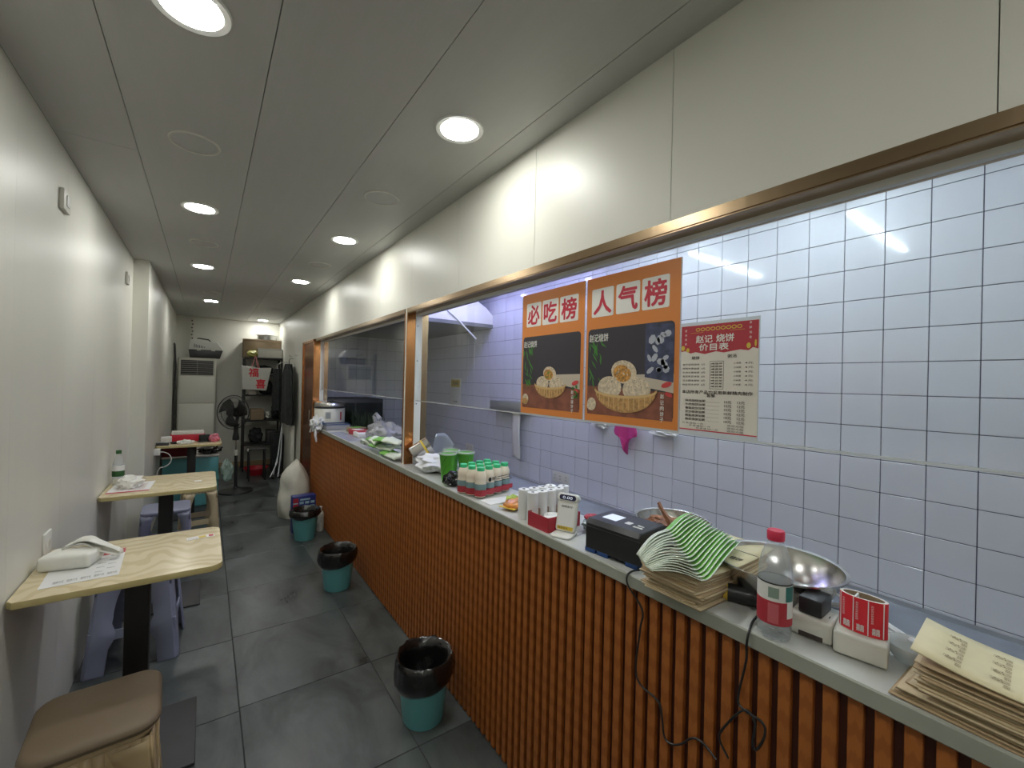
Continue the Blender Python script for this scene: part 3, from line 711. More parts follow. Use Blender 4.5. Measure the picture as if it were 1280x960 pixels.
make_stool('plastic_stool', 'lilac grey plastic stool behind the pole of the nearest table', (-.275, 2.99, 0), -.04, 'lilac', 'lilac', h=.47, top=.145, base=.19, lw=.085)
s = make_stool('plastic_stool', 'lilac grey plastic stool seen under the second table', (-.235, 4.20, 0), .03, 'lilac', 'lilac', h=.46, top=.148, base=.17)
s = make_stool('beige_stool', 'beige plastic stool behind the right end of the second table', (-.03, 4.72, 0), .12, 'tanwood', 'tanwood', h=.47, top=.12, base=.145)

# things on the nearest table
TZ = .786
t = thing('menu_sheet', 'white menu sheet with red band lying under the tissue pack', 'menu', (-.44, 1.975, TZ+.0006), .05)
m = MB(); m.box(0, .20, 0, .29, 0, .0008); obj('sheet', m, 'paper', t, smooth=0)
m = MB(); m.box(.0, .20, .235, .29, .0008, .0012); obj('red_band', m, 'crimson', t, smooth=0)
m = MB()
for k in range(5): add_text(m, '烧饼六元', Matrix.Translation((0, 0, .0013)), .03+.034*(k % 5), .02+.0*k, .026, .022)
for k in range(8): add_text(m, '粥四元', Matrix.Translation((0, 0, .0013)), .13+.03*(k % 2), .06+.022*k, .022, .009)
obj('printed_lines', m, 'ink', t, smooth=0)
t = thing('tissue_pack', 'opened white tissue pack on the nearest table by the wall', 'tissues', (-.395, 2.165, TZ+.002), -.25)
m = MB(); m.box(-.075, .075, -.055, .055, 0, .052, bev=.014, seg=3)
for v in m.bm.verts: v.co += Vector(noise.noise_vector(v.co*14)*.007)
obj('pack', m, 'tissue', t)
m = MB(); m.grid(lambda u, v: (-.04+.17*u, .02+.055*math.sin(PI*v)*(1-.4*u)+.015*math.sin(u*7), .05+.03*math.sin(PI*u)*(.4+v)-.035*u*u+.008*math.sin(v*9+u*5)), 14, 8); obj('loose_tissue', m, 'tissue', t, solid=.002)
t = thing('wall_socket', 'white wall socket just above the nearest table', 'socket', (XL, 2.33, .835))
m = MB(); m.box(0, .009, -.043, .043, -.043, .043, bev=.003); obj('plate', m, 'whitepl', t)
m = MB(); m.box(.009, .011, -.015, .015, -.012, .012); obj('slots', m, 'offwhite', t, smooth=0)
t = thing('table_sticker', 'small white and orange sticker at the right end of the nearest table', 'sticker', (-.02, 2.265, TZ+.0004), .1)
m = MB(); m.box(-.035, .065, -.018, .018, 0, .0006); obj('label', m, 'paper', t, smooth=0)
m = MB(); m.box(.008, .035, -.014, .014, .0006, .001); obj('orange_patch', m, 'gold2', t, smooth=0)
m = MB(); m.box(.045, .062, -.012, .014, .0006, .001); add_text(m, '扫码点餐', Matrix.Translation((0, 0, .0008)), -.03, -.008, .034, .010); obj('print', m, 'crimson', t, smooth=0)
# things on the second table
t = thing('menu_sheet', 'menu sheet with red edge on the second table under the tissues', 'menu', (-.475, 3.33, TZ+.0006), -.04)
m = MB(); m.box(0, .20, 0, .29, 0, .0008); obj('sheet', m, 'paper', t, smooth=0)
m = MB(); m.box(.0, .20, 0, .03, .0008, .0012); obj('red_band', m, 'crimson', t, smooth=0)
m = MB()
for k in range(8): add_text(m, '烧饼六元 粥四元', Matrix.Translation((0, 0, .0013)), .03, .06+.026*k, .14, .010)
obj('printed_lines', m, 'crimson', t, smooth=0)
o = obj('tissue_bundle', MB().blob((0, 0, .028), (.06, .055, .045), .3, 6, 3, seed=9, squash=-.028), 'tissue', loc=(-.375, 3.47, TZ+.002)); tag(o, 'crumpled white tissue bundle in front of the small bottle', 'tissues')
o = obj('table_sticker', MB().box(-.02, .02, -.014, .014, 0, .0006), 'paper', loc=(-.03, 3.48, TZ+.0004)); tag(o, 'tiny worn sticker at the right end of the second table', 'sticker')
def bottle(name, label, loc, prof, body_m, cap_m, lab, h, rz=0):
    t = thing(name, label, 'bottle', loc, rz)
    m = MB(); m.cap = False; m.lathe(prof, seg=28); obj('body', m, body_m, t, smooth=50)
    return t
t = bottle('water_bottle', 'small clear bottle with dark green cap on the second table by the wall', (-.452, 3.60, TZ), [(0, .002), (.03, .001), (.031, .02), (.029, .10), (.031, .12), (.026, .145), (.013, .185), (.012, .20)], 'pet', 'dgreen', None, .2)
m = MB(); m.lathe([(.0, .218), (.014, .218), (.014, .197), (.0, .197)], seg=20); obj('cap', m, 'dgreen', t)
m = MB(); m.cap = False; m.lathe([(.0315, .055), (.0315, .09)], seg=24); obj('green_label', m, 'dgreen', t)
m = MB(); m.cap = False; m.lathe([(.0317, .09), (.0315, .125)], seg=24); obj('white_label', m, 'paper', t)

# third table's load
t3 = [('carton', 'red flat box with white lid at the back of the farthest table', (-.15, 5.66, TZ), .05, [('box', (-.15, .15, -.08, .08, 0, .075), 'red'), ('lid', (-.14, .14, -.075, .075, .075, .105), 'offwhite')]),
      ('carton', 'small white printed carton at the left of the farthest table', (-.325, 5.50, TZ), .1, [('box', (-.045, .045, -.03, .03, 0, .07), 'paper'), ('print', (-.035, .035, -.031, -.030, .02, .055), 'cream')]),
      ('metal_tin', 'dark grey flat tin at the left front of the farthest table', (-.345, 5.375, TZ), .0, [('tin', (-.05, .05, -.035, .035, 0, .028), 'darkgrey'), ('lid', (-.051, .051, -.036, .036, .028, .034), 'steelflat')]),
      ('card_reader', 'dark small gadget standing in the middle of the farthest table', (.0, 5.50, TZ), .3, [('body', (-.045, .045, -.03, .03, 0, .075), 'greycloth'), ('base', (-.06, .06, -.04, .04, 0, .012), 'blackpl')])]
for n_, lab, loc, rz, parts in t3:
    t = thing(n_, lab, 'box' if n_ == 'carton' else ('tin' if 'tin' in n_ else 'gadget'), loc, rz)
    for pn, b, mm in parts: m = MB(); m.box(*b, bev=.003); obj(pn, m, mm, t)
o = obj('pink_pouch', MB().blob((0, 0, .04), (.05, .04, .048), .18, 6, 3, seed=3, squash=-.04), mat('pink_foil', (.62, .16, .22), .35, noise_amt=.5, nscale=20), loc=(.085, 5.46, TZ)); tag(o, 'pink and white pouch at the right of the farthest table', 'pouch')
o = obj('crumpled_paper', MB().blob((0, 0, .015), (.07, .05, .022), .4, 7, 3, seed=4, squash=-.015), 'tissue', loc=(-.16, 5.42, TZ)); tag(o, 'crumpled white wrapper in front of the red box on the farthest table', 'wrapper')
o = obj('black_pouch', MB().blob((0, 0, .012), (.035, .025, .014), .2, 7, 2, seed=4, squash=-.012), 'blackpl', loc=(-.255, 5.44, TZ)); tag(o, 'small black pouch between the white carton and the wrapper', 'pouch')
t = thing('plug_adapter', 'white plug with looping cable at the wall beside the farthest table', 'plug', (XL2+.0, 5.22, .745))
m = MB(); m.box(0, .05, -.03, .03, -.03, .03, bev=.004); obj('plug', m, 'whitepl', t)
m = MB(); m.tube([(.05+.085*math.sin(a)*1.0, -.01, .0-.085*(1-math.cos(a))*.9) for a in [PI*k/16 for k in range(17)]]+[(.03, 0, -.19), (.02, .02, -.30), (.04, .05, -.42)], .004); obj('cable', m, 'whitepl', t)
# storage tubs below it
t = thing('storage_tub', 'teal storage tub with whitish lid under the farthest table', 'tub', (-.12, 6.08, 0))
for z, (a, b) in enumerate(((0, .30), (.30, .575))):
    m = MB(); m.box(-.262, .262, -.17, .17, a+.002, b-.02, bev=.012); obj('tub', m, 'teal', t)
    m = MB(); m.box(-.272, .272, -.18, .18, b-.02, b, bev=.006); obj('lid', m, 'offwhite' if z else 'teal', t)
t = thing('carton', 'dark red carton on the teal tub below the farthest table top', 'box', (-.23, 6.08, .577))
m = MB(); m.box(-.16, .155, -.13, .13, 0, .15, bev=.003); obj('box', m, mat('dark_red_carton', (.20, .02, .025), .6), t)
o = obj('black_bag', MB().blob((0, 0, .045), (.11, .10, .05), .25, 6, 3, seed=8, squash=-.045), 'liner', loc=(.055, 6.05, .579)); tag(o, 'black crumpled bag on the tub beside the dark red carton', 'bag')
o = obj('hanging_bag', MB().blob((0, 0, 0), (.055, .07, .115), .25, 5, 3, seed=12), clear_mat('pale_green_bag', (.8, .9, .85), 1.4, .15, .55, (.45, .60, .54)), loc=(.215, 5.60, .44)); tag(o, 'pale green translucent bag hanging beside the teal tub', 'bag')

# ================================================================== FLOOR THINGS
def make_bin(label, loc, seed, tilt=0., h=.272, bd=.1):
    t = thing('waste_bin', label, 'bin', loc, seed*1.3, 'teal bins with black liners along the counter')
    m = MB(); m.cap = False; m.lathe([(0, .006), (.083, .006), (.086, 0), (.090, .006), (.116, h-.012), (.120, h-.006), (.119, h), (.113, h), (.086, .012), (0, .012)], seg=36); obj('bucket', m, 'teal', t)
    def wob(r, z, a):
        n1 = noise.noise(Vector((math.cos(a)*1.5, math.sin(a)*1.5, z*9+seed*5)))
        n2 = noise.noise(Vector((math.cos(a)*5, math.sin(a)*5, z*25+seed*3)))+.7*noise.noise(Vector((math.cos(a)*12, math.sin(a)*12, z*12+seed)))
        zz = z
        if z < h-.03 and r > .115: zz = z+bd*.22*math.cos(a+seed)+.014*n1
        k_ = 1. if r > .12 else .3
        return max(.0, r+.008*n1*k_*(r > .02)+.005*n2*k_*(r > .02)), zz+.004*n2
    m = MB(); m.cap = False
    m.lathe([(.123, h-bd*.9), (.131, h-bd*.78), (.136, h-bd*.55), (.134, h-bd*.35), (.131, h-.012), (.129, h+.006), (.122, h+.013), (.108, h+.006), (.097, h-.03), (.089, h-.08), (.078, h-.13), (.06, h-.15), (.03, h-.155), (0.001, h-.153)], seg=56, wob=wob)
    l = obj('bin_liner', m, 'liner', t, smooth=60, solid=.0012)
    return t
b1 = make_bin('teal bin nearest the camera, black liner holding a crumpled wrapper', (.832, 1.735, 0), 1)
make_bin('middle teal bin, its black liner bunched on the right', (.810, 3.15, 0), 2, h=.268, bd=.085)
make_bin('farthest teal bin, standing before the pale sack and blue box', (.790, 4.26, 0), 3, h=.262, bd=.05)
o = obj('crumpled_wrapper', MB().blob((0, 0, 0), (.045, .03, .03), .45, 8, 3, seed=5), 'milky', loc=(.795, 1.72, .145)); tag(o, 'crumpled clear wrapper lying in the nearest bin', 'wrapper')
# woven sack
m = MB()
def sackp(u, v):
    a = 2*PI*u; z = .60*v; r = .155*(1-.12*abs(2*v-.6))*(1-(max(0, v-.62)/.38)**1.6*.93)
    sk = .05*v*v; n_ = noise.noise(Vector((math.cos(a)*1.3, math.sin(a)*1.3, z*5)))*.03
    return (math.cos(a)*(r*1.02+n_)+sk-.04*v, math.sin(a)*(r*1.15+n_), z+.0)
m.grid(sackp, 36, 22); bmesh.ops.remove_doubles(m.bm, verts=list(m.bm.verts), dist=.0005)
o = obj('woven_sack', m, 'sack', loc=(.825, 5.05, .002), smooth=70); tag(o, 'full pale woven sack leaning on the counter behind the last bin', 'sack')
t = thing('detergent_box', 'blue and red printed carton behind the farthest bin', 'box', (.815, 4.50, 0), .05)
m = MB(); m.box(-.105, .105, -.05, .05, 0, .345, bev=.003); obj('carton', m, mat('deep_blue_carton', (.02, .035, .20), .4), t)
m = MB(); m.box(-.104, -.055, -.0512, -.050, .20, .33); obj('red_panel', m, 'crimson', t, smooth=0)
m = MB()
for z in (.235, .275): m.box(-.103, -.06, -.0516, -.0512, z, z+.01); [m.box(-.045+.05*k, -.008+.05*k, -.0516, -.050, z-.005, z+.018) for k in range(3)]
m.box(-.04, .05, -.0516, -.050, .305, .32); obj('pale_print', m, mat('pale_blue_print', (.35, .55, .62), .4), t, smooth=0)
t = thing('spray_bottle', 'small white plastic bottle between the last bin and the counter', 'bottle', (.955, 4.40, 0))
m = MB(); m.lathe([(.03, 0), (.034, .01), (.034, .09), (.03, .12), (.034, .15), (.028, .18), (.012, .2), (.012, .215)], seg=20); obj('body', m, 'offwhite', t)
m = MB(); m.lathe([(.015, .213), (.015, .235), (0, .235)], seg=16); obj('cap', m, 'whitepl', t)
# standing fan
FY = 6.42
t = thing('standing_fan', 'black pedestal fan standing before the air conditioner', 'fan', (.345, FY, 0))
m = MB(); m.lathe([(.19, 0), (.195, .008), (.19, .018), (.10, .032), (.03, .05), (.022, .07), (0, .07)], seg=40); obj('base', m, 'blackpl', t)
m = MB(); m.cyl((0, 0, .06), (-.005, 0, .50), .019); obj('pole', m, 'blackpl', t)
m = MB(); m.cyl((-.005, 0, .47), (-.006, 0, .54), .022); obj('collar', m, 'offwhite', t)
m = MB(); m.cyl((-.006, 0, .50), (-.01, 0, .72), .011); obj('inner_pole', m, 'steel', t)
m = MB(); m.lathe([(.038, 0), (.040, .03), (.028, .10), (.026, .16), (.035, .20), (0, .20)], c=(-.012, 0, .67), seg=16); obj('control_box', m, 'blackpl', t)
ax = Vector((-.62, -.78, .05)).normalized(); HC = Vector((-.05, -.03, 1.03)); Q = ax.to_track_quat('Z', 'Y').to_matrix().to_4x4(); TH = Matrix.Translation(HC) @ Q
m = MB(); m.lathe([(0, -.19), (.05, -.18), (.065, -.12), (.06, -.05), (.03, -.04), (0, -.04)], T=TH, seg=20); m.cyl(HC-ax*.1, (-.012, 0, .86), .02); obj('motor', m, 'blackpl', t)
gr = MB(); R0 = .215
for zz, rr in ((0, R0), (.035, R0*.86), (.05, R0*.6), (-.035, R0*.86), (-.05, R0*.6)):
    gr.tube([TH @ Vector((rr*math.cos(a), rr*math.sin(a), zz)) for a in [2*PI*k/48 for k in range(48)]], .0055 if zz == 0 else .002, seg=5, closed=True)
for sd in (1, -1):
    for k in range(60):
        a = 2*PI*k/60; c_, s_ = math.cos(a), math.sin(a)
        gr.tube([TH @ Vector((r*c_, r*s_, sd*z)) for r, z in ((.05, .056), (R0*.6, .05), (R0*.86, .035), (R0, 0))], .0011, seg=3)
gg = obj('guard_wires', gr, 'blackpl', t, kind='stuff')
m = MB(); m.lathe([(0, .054), (.05, .054), (.05, .06), (0, .062)], T=TH, seg=24); obj('badge', m, 'blackpl', t)
for b in range(3):
    m = MB(); a0 = 2*PI*b/3
    def bl(u, v):
        r = .03+.155*u; a = a0+(v-.5)*(1.4-.1*u)+.5*u; return TH @ Vector((r*math.cos(a), r*math.sin(a), .015*(v-.5)*2))
    m.grid(bl, 6, 6); obj('blade', m, clear_mat('smoky_blade', (.25, .25, .25), 1.4, .1, .5, (.03, .03, .03)), t, solid=.002)

# air conditioner, pet carrier, pipe
t = thing('air_conditioner', 'tall cream floor standing air conditioner at the back wall', 'air conditioner', (-.112, 7.93, 0))
m = MB(); m.box(-.235, .235, -.175, .175, 0, 1.755, bev=.02, seg=3); obj('cabinet', m, mat('ac_cream', (.58, .57, .49), .4), t)
m = MB(); m.box(-.20, .20, -.181, -.17, 1.495, 1.715, bev=.004); obj('grille_recess', m, 'darkgrey', t)
for k in range(7):
    m = MB(); m.box(-.195, .195, -.188, -.176, 1.51+.03*k, 1.518+.03*k, bev=.002, seg=1); obj('louvre', m, mat('louvre_grey', (.30, .30, .27), .5) if k == 0 else bpy.data.materials['louvre_grey'], t, smooth=0)
M['louvre'] = bpy.data.materials['louvre_grey']
m = MB(); m.box(-.003, .003, -.189, -.180, 1.5, 1.71); obj('louvre_bar', m, 'louvre', t, smooth=0)
m = MB(); m.box(-.215, .215, -.182, -.17, 1.08, 1.475, bev=.006); obj('upper_panel', m, 'wall', t)
m = MB(); m.box(-.215, .215, -.182, -.17, .10, 1.065, bev=.006); obj('lower_panel', m, 'wall', t)
t = thing('pet_carrier', 'white and black pet carrier on top of the air conditioner', 'pet carrier', (-.01, 7.90, 1.757))
m = MB(); m.prism([(-.20, 0), (.18, 0), (.215, .12), (-.215, .12)], .26, T=Matrix(((1, 0, 0, 0), (0, 0, 1, -.13), (0, 1, 0, 0), (0, 0, 0, 1))), bev=.012); obj('lower_shell', m, 'blackpl', t)
m = MB(); m.prism([(-.22, 0), (.22, 0), (.20, .05), (.14, .125), (.06, .13), (-.02, .135), (-.12, .16), (-.20, .15), (-.215, .11)], .27, T=Matrix(((1, 0, 0, 0), (0, 0, 1, -.135), (0, 1, 0, .118), (0, 0, 0, 1))), bev=.012); obj('upper_shell', m, 'whitepl', t)
m = MB()
for k in range(7): m.box(-.15+.021*k, -.141+.021*k, -.1385, -.134, .148, .148+.055-.006*k)
obj('vent_slots', m, 'darkgrey', t, smooth=0)
for x in (-.09, .09): m = MB(); m.box(x-.025, x+.025, -.15, -.13, .105, .135, bev=.003); obj('latch', m, 'offwhite', t)
m = MB(); m.tube([(-.12, 0, .277), (-.10, 0, .30), (.03, 0, .285), (.06, 0, .25)], .009); obj('handle', m, 'blackpl', t)
m = MB(); m.tube([(0, 0, 0), (0, -.01, .55), (-.01, 0, 1.15), (.005, .0, 1.62), (-.012, .01, 1.93), (-.02, .02, 1.95)], .013); o = obj('drain_pipe', m, 'darkgrey', loc=(-.375, 7.72, .0)); tag(o, 'dark upright pipe between left wall and air conditioner', 'pipe')
t = thing('hook_strip', 'thin hanging strip with dark hooks on the back wall above the carrier', 'hook strip', (-.195, YB-.02, 2.02))
m = MB(); m.box(-.018, .018, 0, .012, 0, .37); obj('strip', m, 'offwhite', t, smooth=0)
for k in range(6): m = MB(); m.blob((.004*(-1)**k, -.012, .05+.055*k), (.011, .012, .011), .1, 3, 2); obj('hook', m, 'darkgrey', t)

# storage rack in the back right corner
t = thing('storage_rack', 'black metal storage rack full of odds and ends in the back right corner', 'rack', (.79, 7.88, 0))
for x in (-.29, .23):
    for y in (-.17, .17): m = MB(); m.box(x-.012, x+.012, y-.012, y+.012, 0, 1.80); obj('post', m, 'black', t, smooth=0)
for z in (.40, .78, 1.18, 1.50, 1.775): m = MB(); m.box(-.30, .238, -.18, .18, z, z+.022); obj('shelf', m, 'black', t, smooth=0)
def simple(name, label, cat, loc, parts, rz=0, group=None):
    t = thing(name, label, cat, loc, rz, group)
    for pn, b, mm in parts: m = MB(); m.box(*b, bev=.003); obj(pn, m, mm, t)
    return t
simple('carton', 'brown open carton on top of the rack at the back wall', 'box', (.775, 7.99, 1.799), [('box', (-.29, .25, -.09, .18, 0, .285), 'carton'), ('flap', (-.305, .258, -.10, -.09, .262, .30), 'carton')])
simple('storage_box', 'pale flat box in front of the brown carton on the rack', 'box', (.865, 7.765, 1.799), [('box', (-.19, .16, -.065, .12, 0, .125), 'offwhite'), ('lid', (-.195, .165, -.07, .125, .125, .145), 'milky')])
o = obj('yellow_pouch', MB().blob((0, 0, .05), (.075, .06, .055), .2, 5, 3, seed=2, squash=-.05), mat('olive_pouch', (.42, .42, .12), .5), loc=(.60, 7.77, 1.80)); tag(o, 'olive yellow pouch left of the pale box on the rack', 'pouch')
t = thing('steel_pot', 'wide shiny steel pot on the brown carton', 'pot', (.83, 8.03, 2.101))
m = MB(); m.cap = False; m.lathe([(0, .004), (.14, .004), (.145, 0), (.15, .07), (.158, .072), (.156, .075), (.147, .07), (.142, .008), (0, .008)], seg=32); obj('pan', m, 'steel', t)
m = MB(); m.lathe([(.16, .078), (.10, .092), (.02, .096), (.015, .11), (0, .112)], c=(-.03, 0, 0), seg=32); obj('lid', m, 'steel', t)
for k, (x, z, w_, h_, mm) in enumerate([(-.18, 1.204, .10, .16, 'cream'), (-.1, .804, .18, .17, 'carton'), (.05, .806, .08, .12, 'tissue'), (.11, .424, .14, .2, 'darkgrey'), (-.02, 1.525, .3, .15, 'greycloth')]):
    lab = ['small cream carton on the rack shelf behind the tote bag', 'brown box on the middle rack shelf beside white wrap', 'white wrapped pack on the middle rack shelf', 'tall dark box at the right of the lowest rack shelf', 'dark stuffed bag on the rack shelf under the top'][k]
    if mm in ('tissue', 'greycloth'): o = obj('bundle', MB().blob((0, 0, h_/2), (w_*.5, .1, h_*.52), .2, 5, 3, seed=k, squash=-h_/2+.0), mm, loc=(.79+x, 7.86, z)); tag(o, lab, 'bundle')
    else: simple('carton', lab, 'box', (.79+x, 7.85, z-.0), [('box', (-w_/2, w_/2, -.12, .12, 0, h_), mm), ('flap', (-w_/2, w_/2, -.125, -.12, h_*.7, h_), mm)])
# red and white tote bag hanging in front of the rack
t = thing('tote_bag', 'white tote bag with red lettering hanging on the rack front', 'bag', (.645, 7.655, 1.27))
m = MB(); m.prism([(-.18, .02), (.15, 0), (.215, .37), (.05, .36), (-.20, .39)], .08, T=Matrix(((1, 0, 0, 0), (0, 0, 1, -.05), (0, 1, 0, 0), (0, 0, 0, 1))), bev=.018); obj('bag', m, mat('tote_cloth', (.60, .60, .56), .7, bump=.3, bscale=12), t)
m = MB(); m.tube([(-.06, -.01, .37), (-.03, -.01, .48), (-.015, 0, .545), (-.002, 0, .52), (.02, -.01, .37)], .008); obj('handle', m, mat('pink_strap', (.55, .22, .22), .7), t)
m = MB(); m.tube([(.05, .02, .36), (.02, .01, .45), (-.012, .01, .55)], .008); obj('handle', m, bpy.data.materials['pink_strap'], t)
def PF(y): return Matrix(((1, 0, 0, 0), (0, 0, -1, y), (0, 1, 0, 0), (0, 0, 0, 1)))
m = MB(); add_text(m, '福', PF(-.0525), -.10, .22, .13, .13, bold=.03); add_text(m, '喜', PF(-.0525), .0, .04, .13, .14, bold=.03); obj('red_lettering', m, 'redpaper', t, smooth=0)
# dark coat on the right wall
t = thing('dark_coat', 'long black coat hanging on the right wall beside the copper door', 'coat', (.955, 6.55, .86))
def coat(u, v):
    a = 2*PI*u; w = (.30+.10*(1-v))*(1-.75*max(0, (v-.82)/.18)**1.5); d_ = .05+.012*math.sin(a*5+v*3)
    return (math.cos(a)*d_*(1.1-.3*v)-.01, math.sin(a)*w+.02*math.sin(9*a), .82*v)
m = MB(); m.grid(coat, 48, 16); obj('cloth', m, 'greycloth', t, smooth=70)
m = MB(); m.tube([(0, -.05, .80), (0, 0, .86), (.02, .03, .90), (.06, .03, .90)], .006); obj('hanger_hook', m, 'steel', t)
for k, y in enumerate((6.35, 6.8)): o = obj('wall_hook', MB().tube([(XR-.002, y, 1.80), (XR-.03, y, 1.79), (XR-.035, y, 1.82)], .005), 'steel'); tag(o, ['steel hook on the right wall above the near side of the coat', 'steel hook on the right wall above the far side of the coat'][k], 'hook')
for (loc, r_, lab, sd) in (((.82, 7.86, 1.205), (.13, .11, .10), 'large dark bag stuffed on the rack shelf level with the tote bag', 41), ((.95, 7.86, .805), (.055, .11, .12), 'dark bag at the right of the middle rack shelf', 42), ((.68, 7.86, .425), (.10, .12, .12), 'black bag filling the left of the low rack shelf', 43)):
    o = obj('dark_bag', MB().blob((0, 0, r_[2]), r_, .22, 5, 3, seed=sd, squash=-r_[2]), 'greycloth', loc=loc); tag(o, lab, 'bag')
simple('suitcase', 'upright dark suitcase in the corner right of the rack, behind the trolley', 'suitcase', (.93, 7.42, 0), [('shell', (-.07, .08, -.10, .10, .03, .62), 'greycloth'), ('handle', (-.03, .04, -.01, .01, .62, .66), 'black'), ('wheels', (-.06, .07, -.09, .09, 0, .03), 'black')])
t = thing('black_jacket', 'black jacket hanging on the rack side left of the long coat', 'jacket', (.885, 7.15, 1.0))
m = MB(); m.grid(lambda u, v: (math.cos(2*PI*u)*(.05+.01*math.sin(10*PI*u)), math.sin(2*PI*u)*(.17-.05*v)+.01*math.sin(12*PI*u), .62*v), 40, 12); obj('cloth', m, 'greycloth', t, smooth=70)
m = MB(); m.tube([(0, 0, .60), (0, .01, .68), (.07, .02, .72), (.147, .02, .72)], .005); obj('hook', m, 'steel', t)
# folded trolley frame and board
t = thing('folding_trolley', 'folded grey metal trolley frame leaning below the coat', 'trolley', (.90, 7.1, 0))
for dx in (0, .07):
    m = MB(); m.tube([(-.06+dx, -.1, .02), (.02+dx*.5, .0, .35), (.07, .05, .78)], .011); obj('tube_frame', m, 'steelflat', t)
m = MB(); m.tube([(-.10, -.15, .03), (.0, -.05, .22), (.04, .02, .55)], .009); obj('tube_frame', m, 'steelflat', t)
for a in ((-.06, -.12), (.03, -.1)): m = MB(); m.cyl((a[0]-.012, a[1], .03), (a[0]+.012, a[1], .03), .03); obj('wheel', m, 'black', t)
simple('panel_board', 'pale narrow board standing under the coat by the door', 'board', (.985, 6.35, 0), [('board', (-.02, .02, -.07, .11, 0, .84), 'wall')])
t = thing('red_basin', 'red plastic basin on the floor under the rack', 'basin', (.66, 7.42, 0))
m = MB(); m.cap = False; m.lathe([(0, .005), (.10, .005), (.11, 0), (.16, .10), (.17, .102), (.168, .107), (.155, .103), (.105, .01), (0, .01)], seg=32); obj('bowl', m, 'red', t)
m = MB(); m.tube([(.165*math.cos(a), .165*math.sin(a), .105) for a in [2*PI*k/32 for k in range(32)]], .004, closed=True); obj('rim', m, 'red', t)
simple('step_stool', 'low dark folding stool with pale edge behind the fan', 'stool', (.62, 7.05, 0), [('seat', (-.12, .14, -.12, .12, .44, .46), 'darkgrey'), ('edge', (-.12, -.10, -.13, -.12, .43, .47), 'offwhite'), ('leg', (-.10, -.08, -.1, -.08, 0, .44), 'black'), ('leg', (.10, .12, -.1, -.08, 0, .44), 'black'), ('leg', (-.10, -.08, .08, .1, 0, .44), 'black'), ('leg', (.10, .12, .08, .1, 0, .44), 'black')])
# wall boxes on the left
for k, (y, z, x) in enumerate(((2.435, 2.195, XL), (4.11, 2.195, XL))):
    t = thing('wall_switch', ['nearer small white wall box high on the left wall', 'farther small white wall box just before the wall step'][k], 'switch', (x, y, z))
    m = MB(); m.box(0, .016, -.05, .05, -.042, .042, bev=.004); obj('plate', m, 'offwhite', t)
    m = MB(); m.box(.016, .020, -.02, .02, -.022, .022, bev=.002); obj('rocker', m, 'whitepl', t)

# ================================================================== GOODS ON THE WORKTOP
# kraft bags: every bag its own sheet
def kraft_bag(c, rz, L_, W_, z, mt, label, group, bend=0., k=0, th=.0028, tiltx=0.):
    m = MB()
    def fn(u, v):
        x = (u-.5)*L_; y = (v-.5)*W_
        return (x, y, bend*(abs(u-.5)*2)**2+tiltx*(u-.5)+.0012*noise.noise(Vector((u*4+k, v*3, k*1.7))))
    m.grid(fn, 8, 4)
    o = obj('paper_bag', m, mt, loc=(c[0], c[1], z), rz=rz, solid=th, smooth=60); tag(o, label, 'paper bag', group); return o
rk = random.Random(11)
# near pile (right edge of the photo)
z = ZS+.002
for k in range(8):
    kraft_bag((1.068+rk.uniform(-.006, .006), .035+rk.uniform(-.012, .008)-.004*k, 0), PI/2+rk.uniform(-.05, .05)-.06, .37, .155, z, ['kraft2', 'kraft'][k % 2], 'kraft paper bag low in the pile at the right edge, fanned towards the plastic scoop', 'kraft bags in the near pile', bend=.002, k=k); z += .0036
for k in range(13):
    kraft_bag((1.062+rk.uniform(-.005, .005), -.005+rk.uniform(-.006, .006), 0), PI/2+rk.uniform(-.03, .03)+.03, .38, .150, z, ['kraft2', 'kraft', 'kraft'][k % 3], 'kraft paper bag in the upper part of the pile at the right edge', 'kraft bags in the near pile', bend=.004+.0004*k, k=k+20, tiltx=.0); z += .0037
def topz(x): return .012*(abs(x/.38)*2)**3+.010*(x > 0)*(x/.38)**2*4
m = MB(); m.grid(lambda u, v: ((u-.5)*.38, (v-.5)*.155, topz((u-.5)*.38)), 14, 5)
tb = thing('paper_bag', 'topmost kraft bag of the near pile, pale and printed with menu columns', 'paper bag', (1.062, .005, z+.002), PI/2+.06, 'kraft bags in the near pile')
obj('sheet', m, 'krafttop', tb, solid=.0025, smooth=60)
m = MB()
for j in range(5):
    for i in range(8): add_text(m, '烧饼', Matrix(((0, 1, 0, .135-.050*j), (-1, 0, 0, .060-.0145*i), (0, 0, 1, 0), (0, 0, 0, 1))), 0, 0, .011, .0075+.014*(i % 2))
for v in m.bm.verts: v.co.z = topz(v.co.x)+.0026
obj('menu_print', m, mat('brown_ink', (.20, .14, .08), .7), tb, smooth=0)
# second pile, under the green bags
z = ZS+.002
for k in range(19):
    sh = .014*math.sin(k*.6)
    kraft_bag((1.130+rk.uniform(-.006, .006)-.012*(k > 8), .618+rk.uniform(-.005, .005)+sh*.3, 0), rk.uniform(-.03, .03)+.0, .345, .15, z, ['kraft2', 'kraft', 'kraft'][k % 3], 'kraft paper bag in the pile under the green and white bags', 'kraft bags in the middle pile', bend=.003+.0004*k, k=k+50); z += .0037
m = MB(); m.grid(lambda u, v: ((u-.5)*.35, (v-.5)*.155, .010*(abs(u-.5)*2)**2), 10, 5)
tb = thing('paper_bag', 'pale top bag of the middle kraft pile, beside the green bags', 'paper bag', (1.132, .613, z+.002), -.02, 'kraft bags in the middle pile'); obj('sheet', m, 'krafttop', tb, solid=.0025, smooth=60)
m = MB(); m.box(.09, .0925, -.0765, .0765, .0035, .0047); obj('fold_line', m, 'ink', tb, smooth=0)
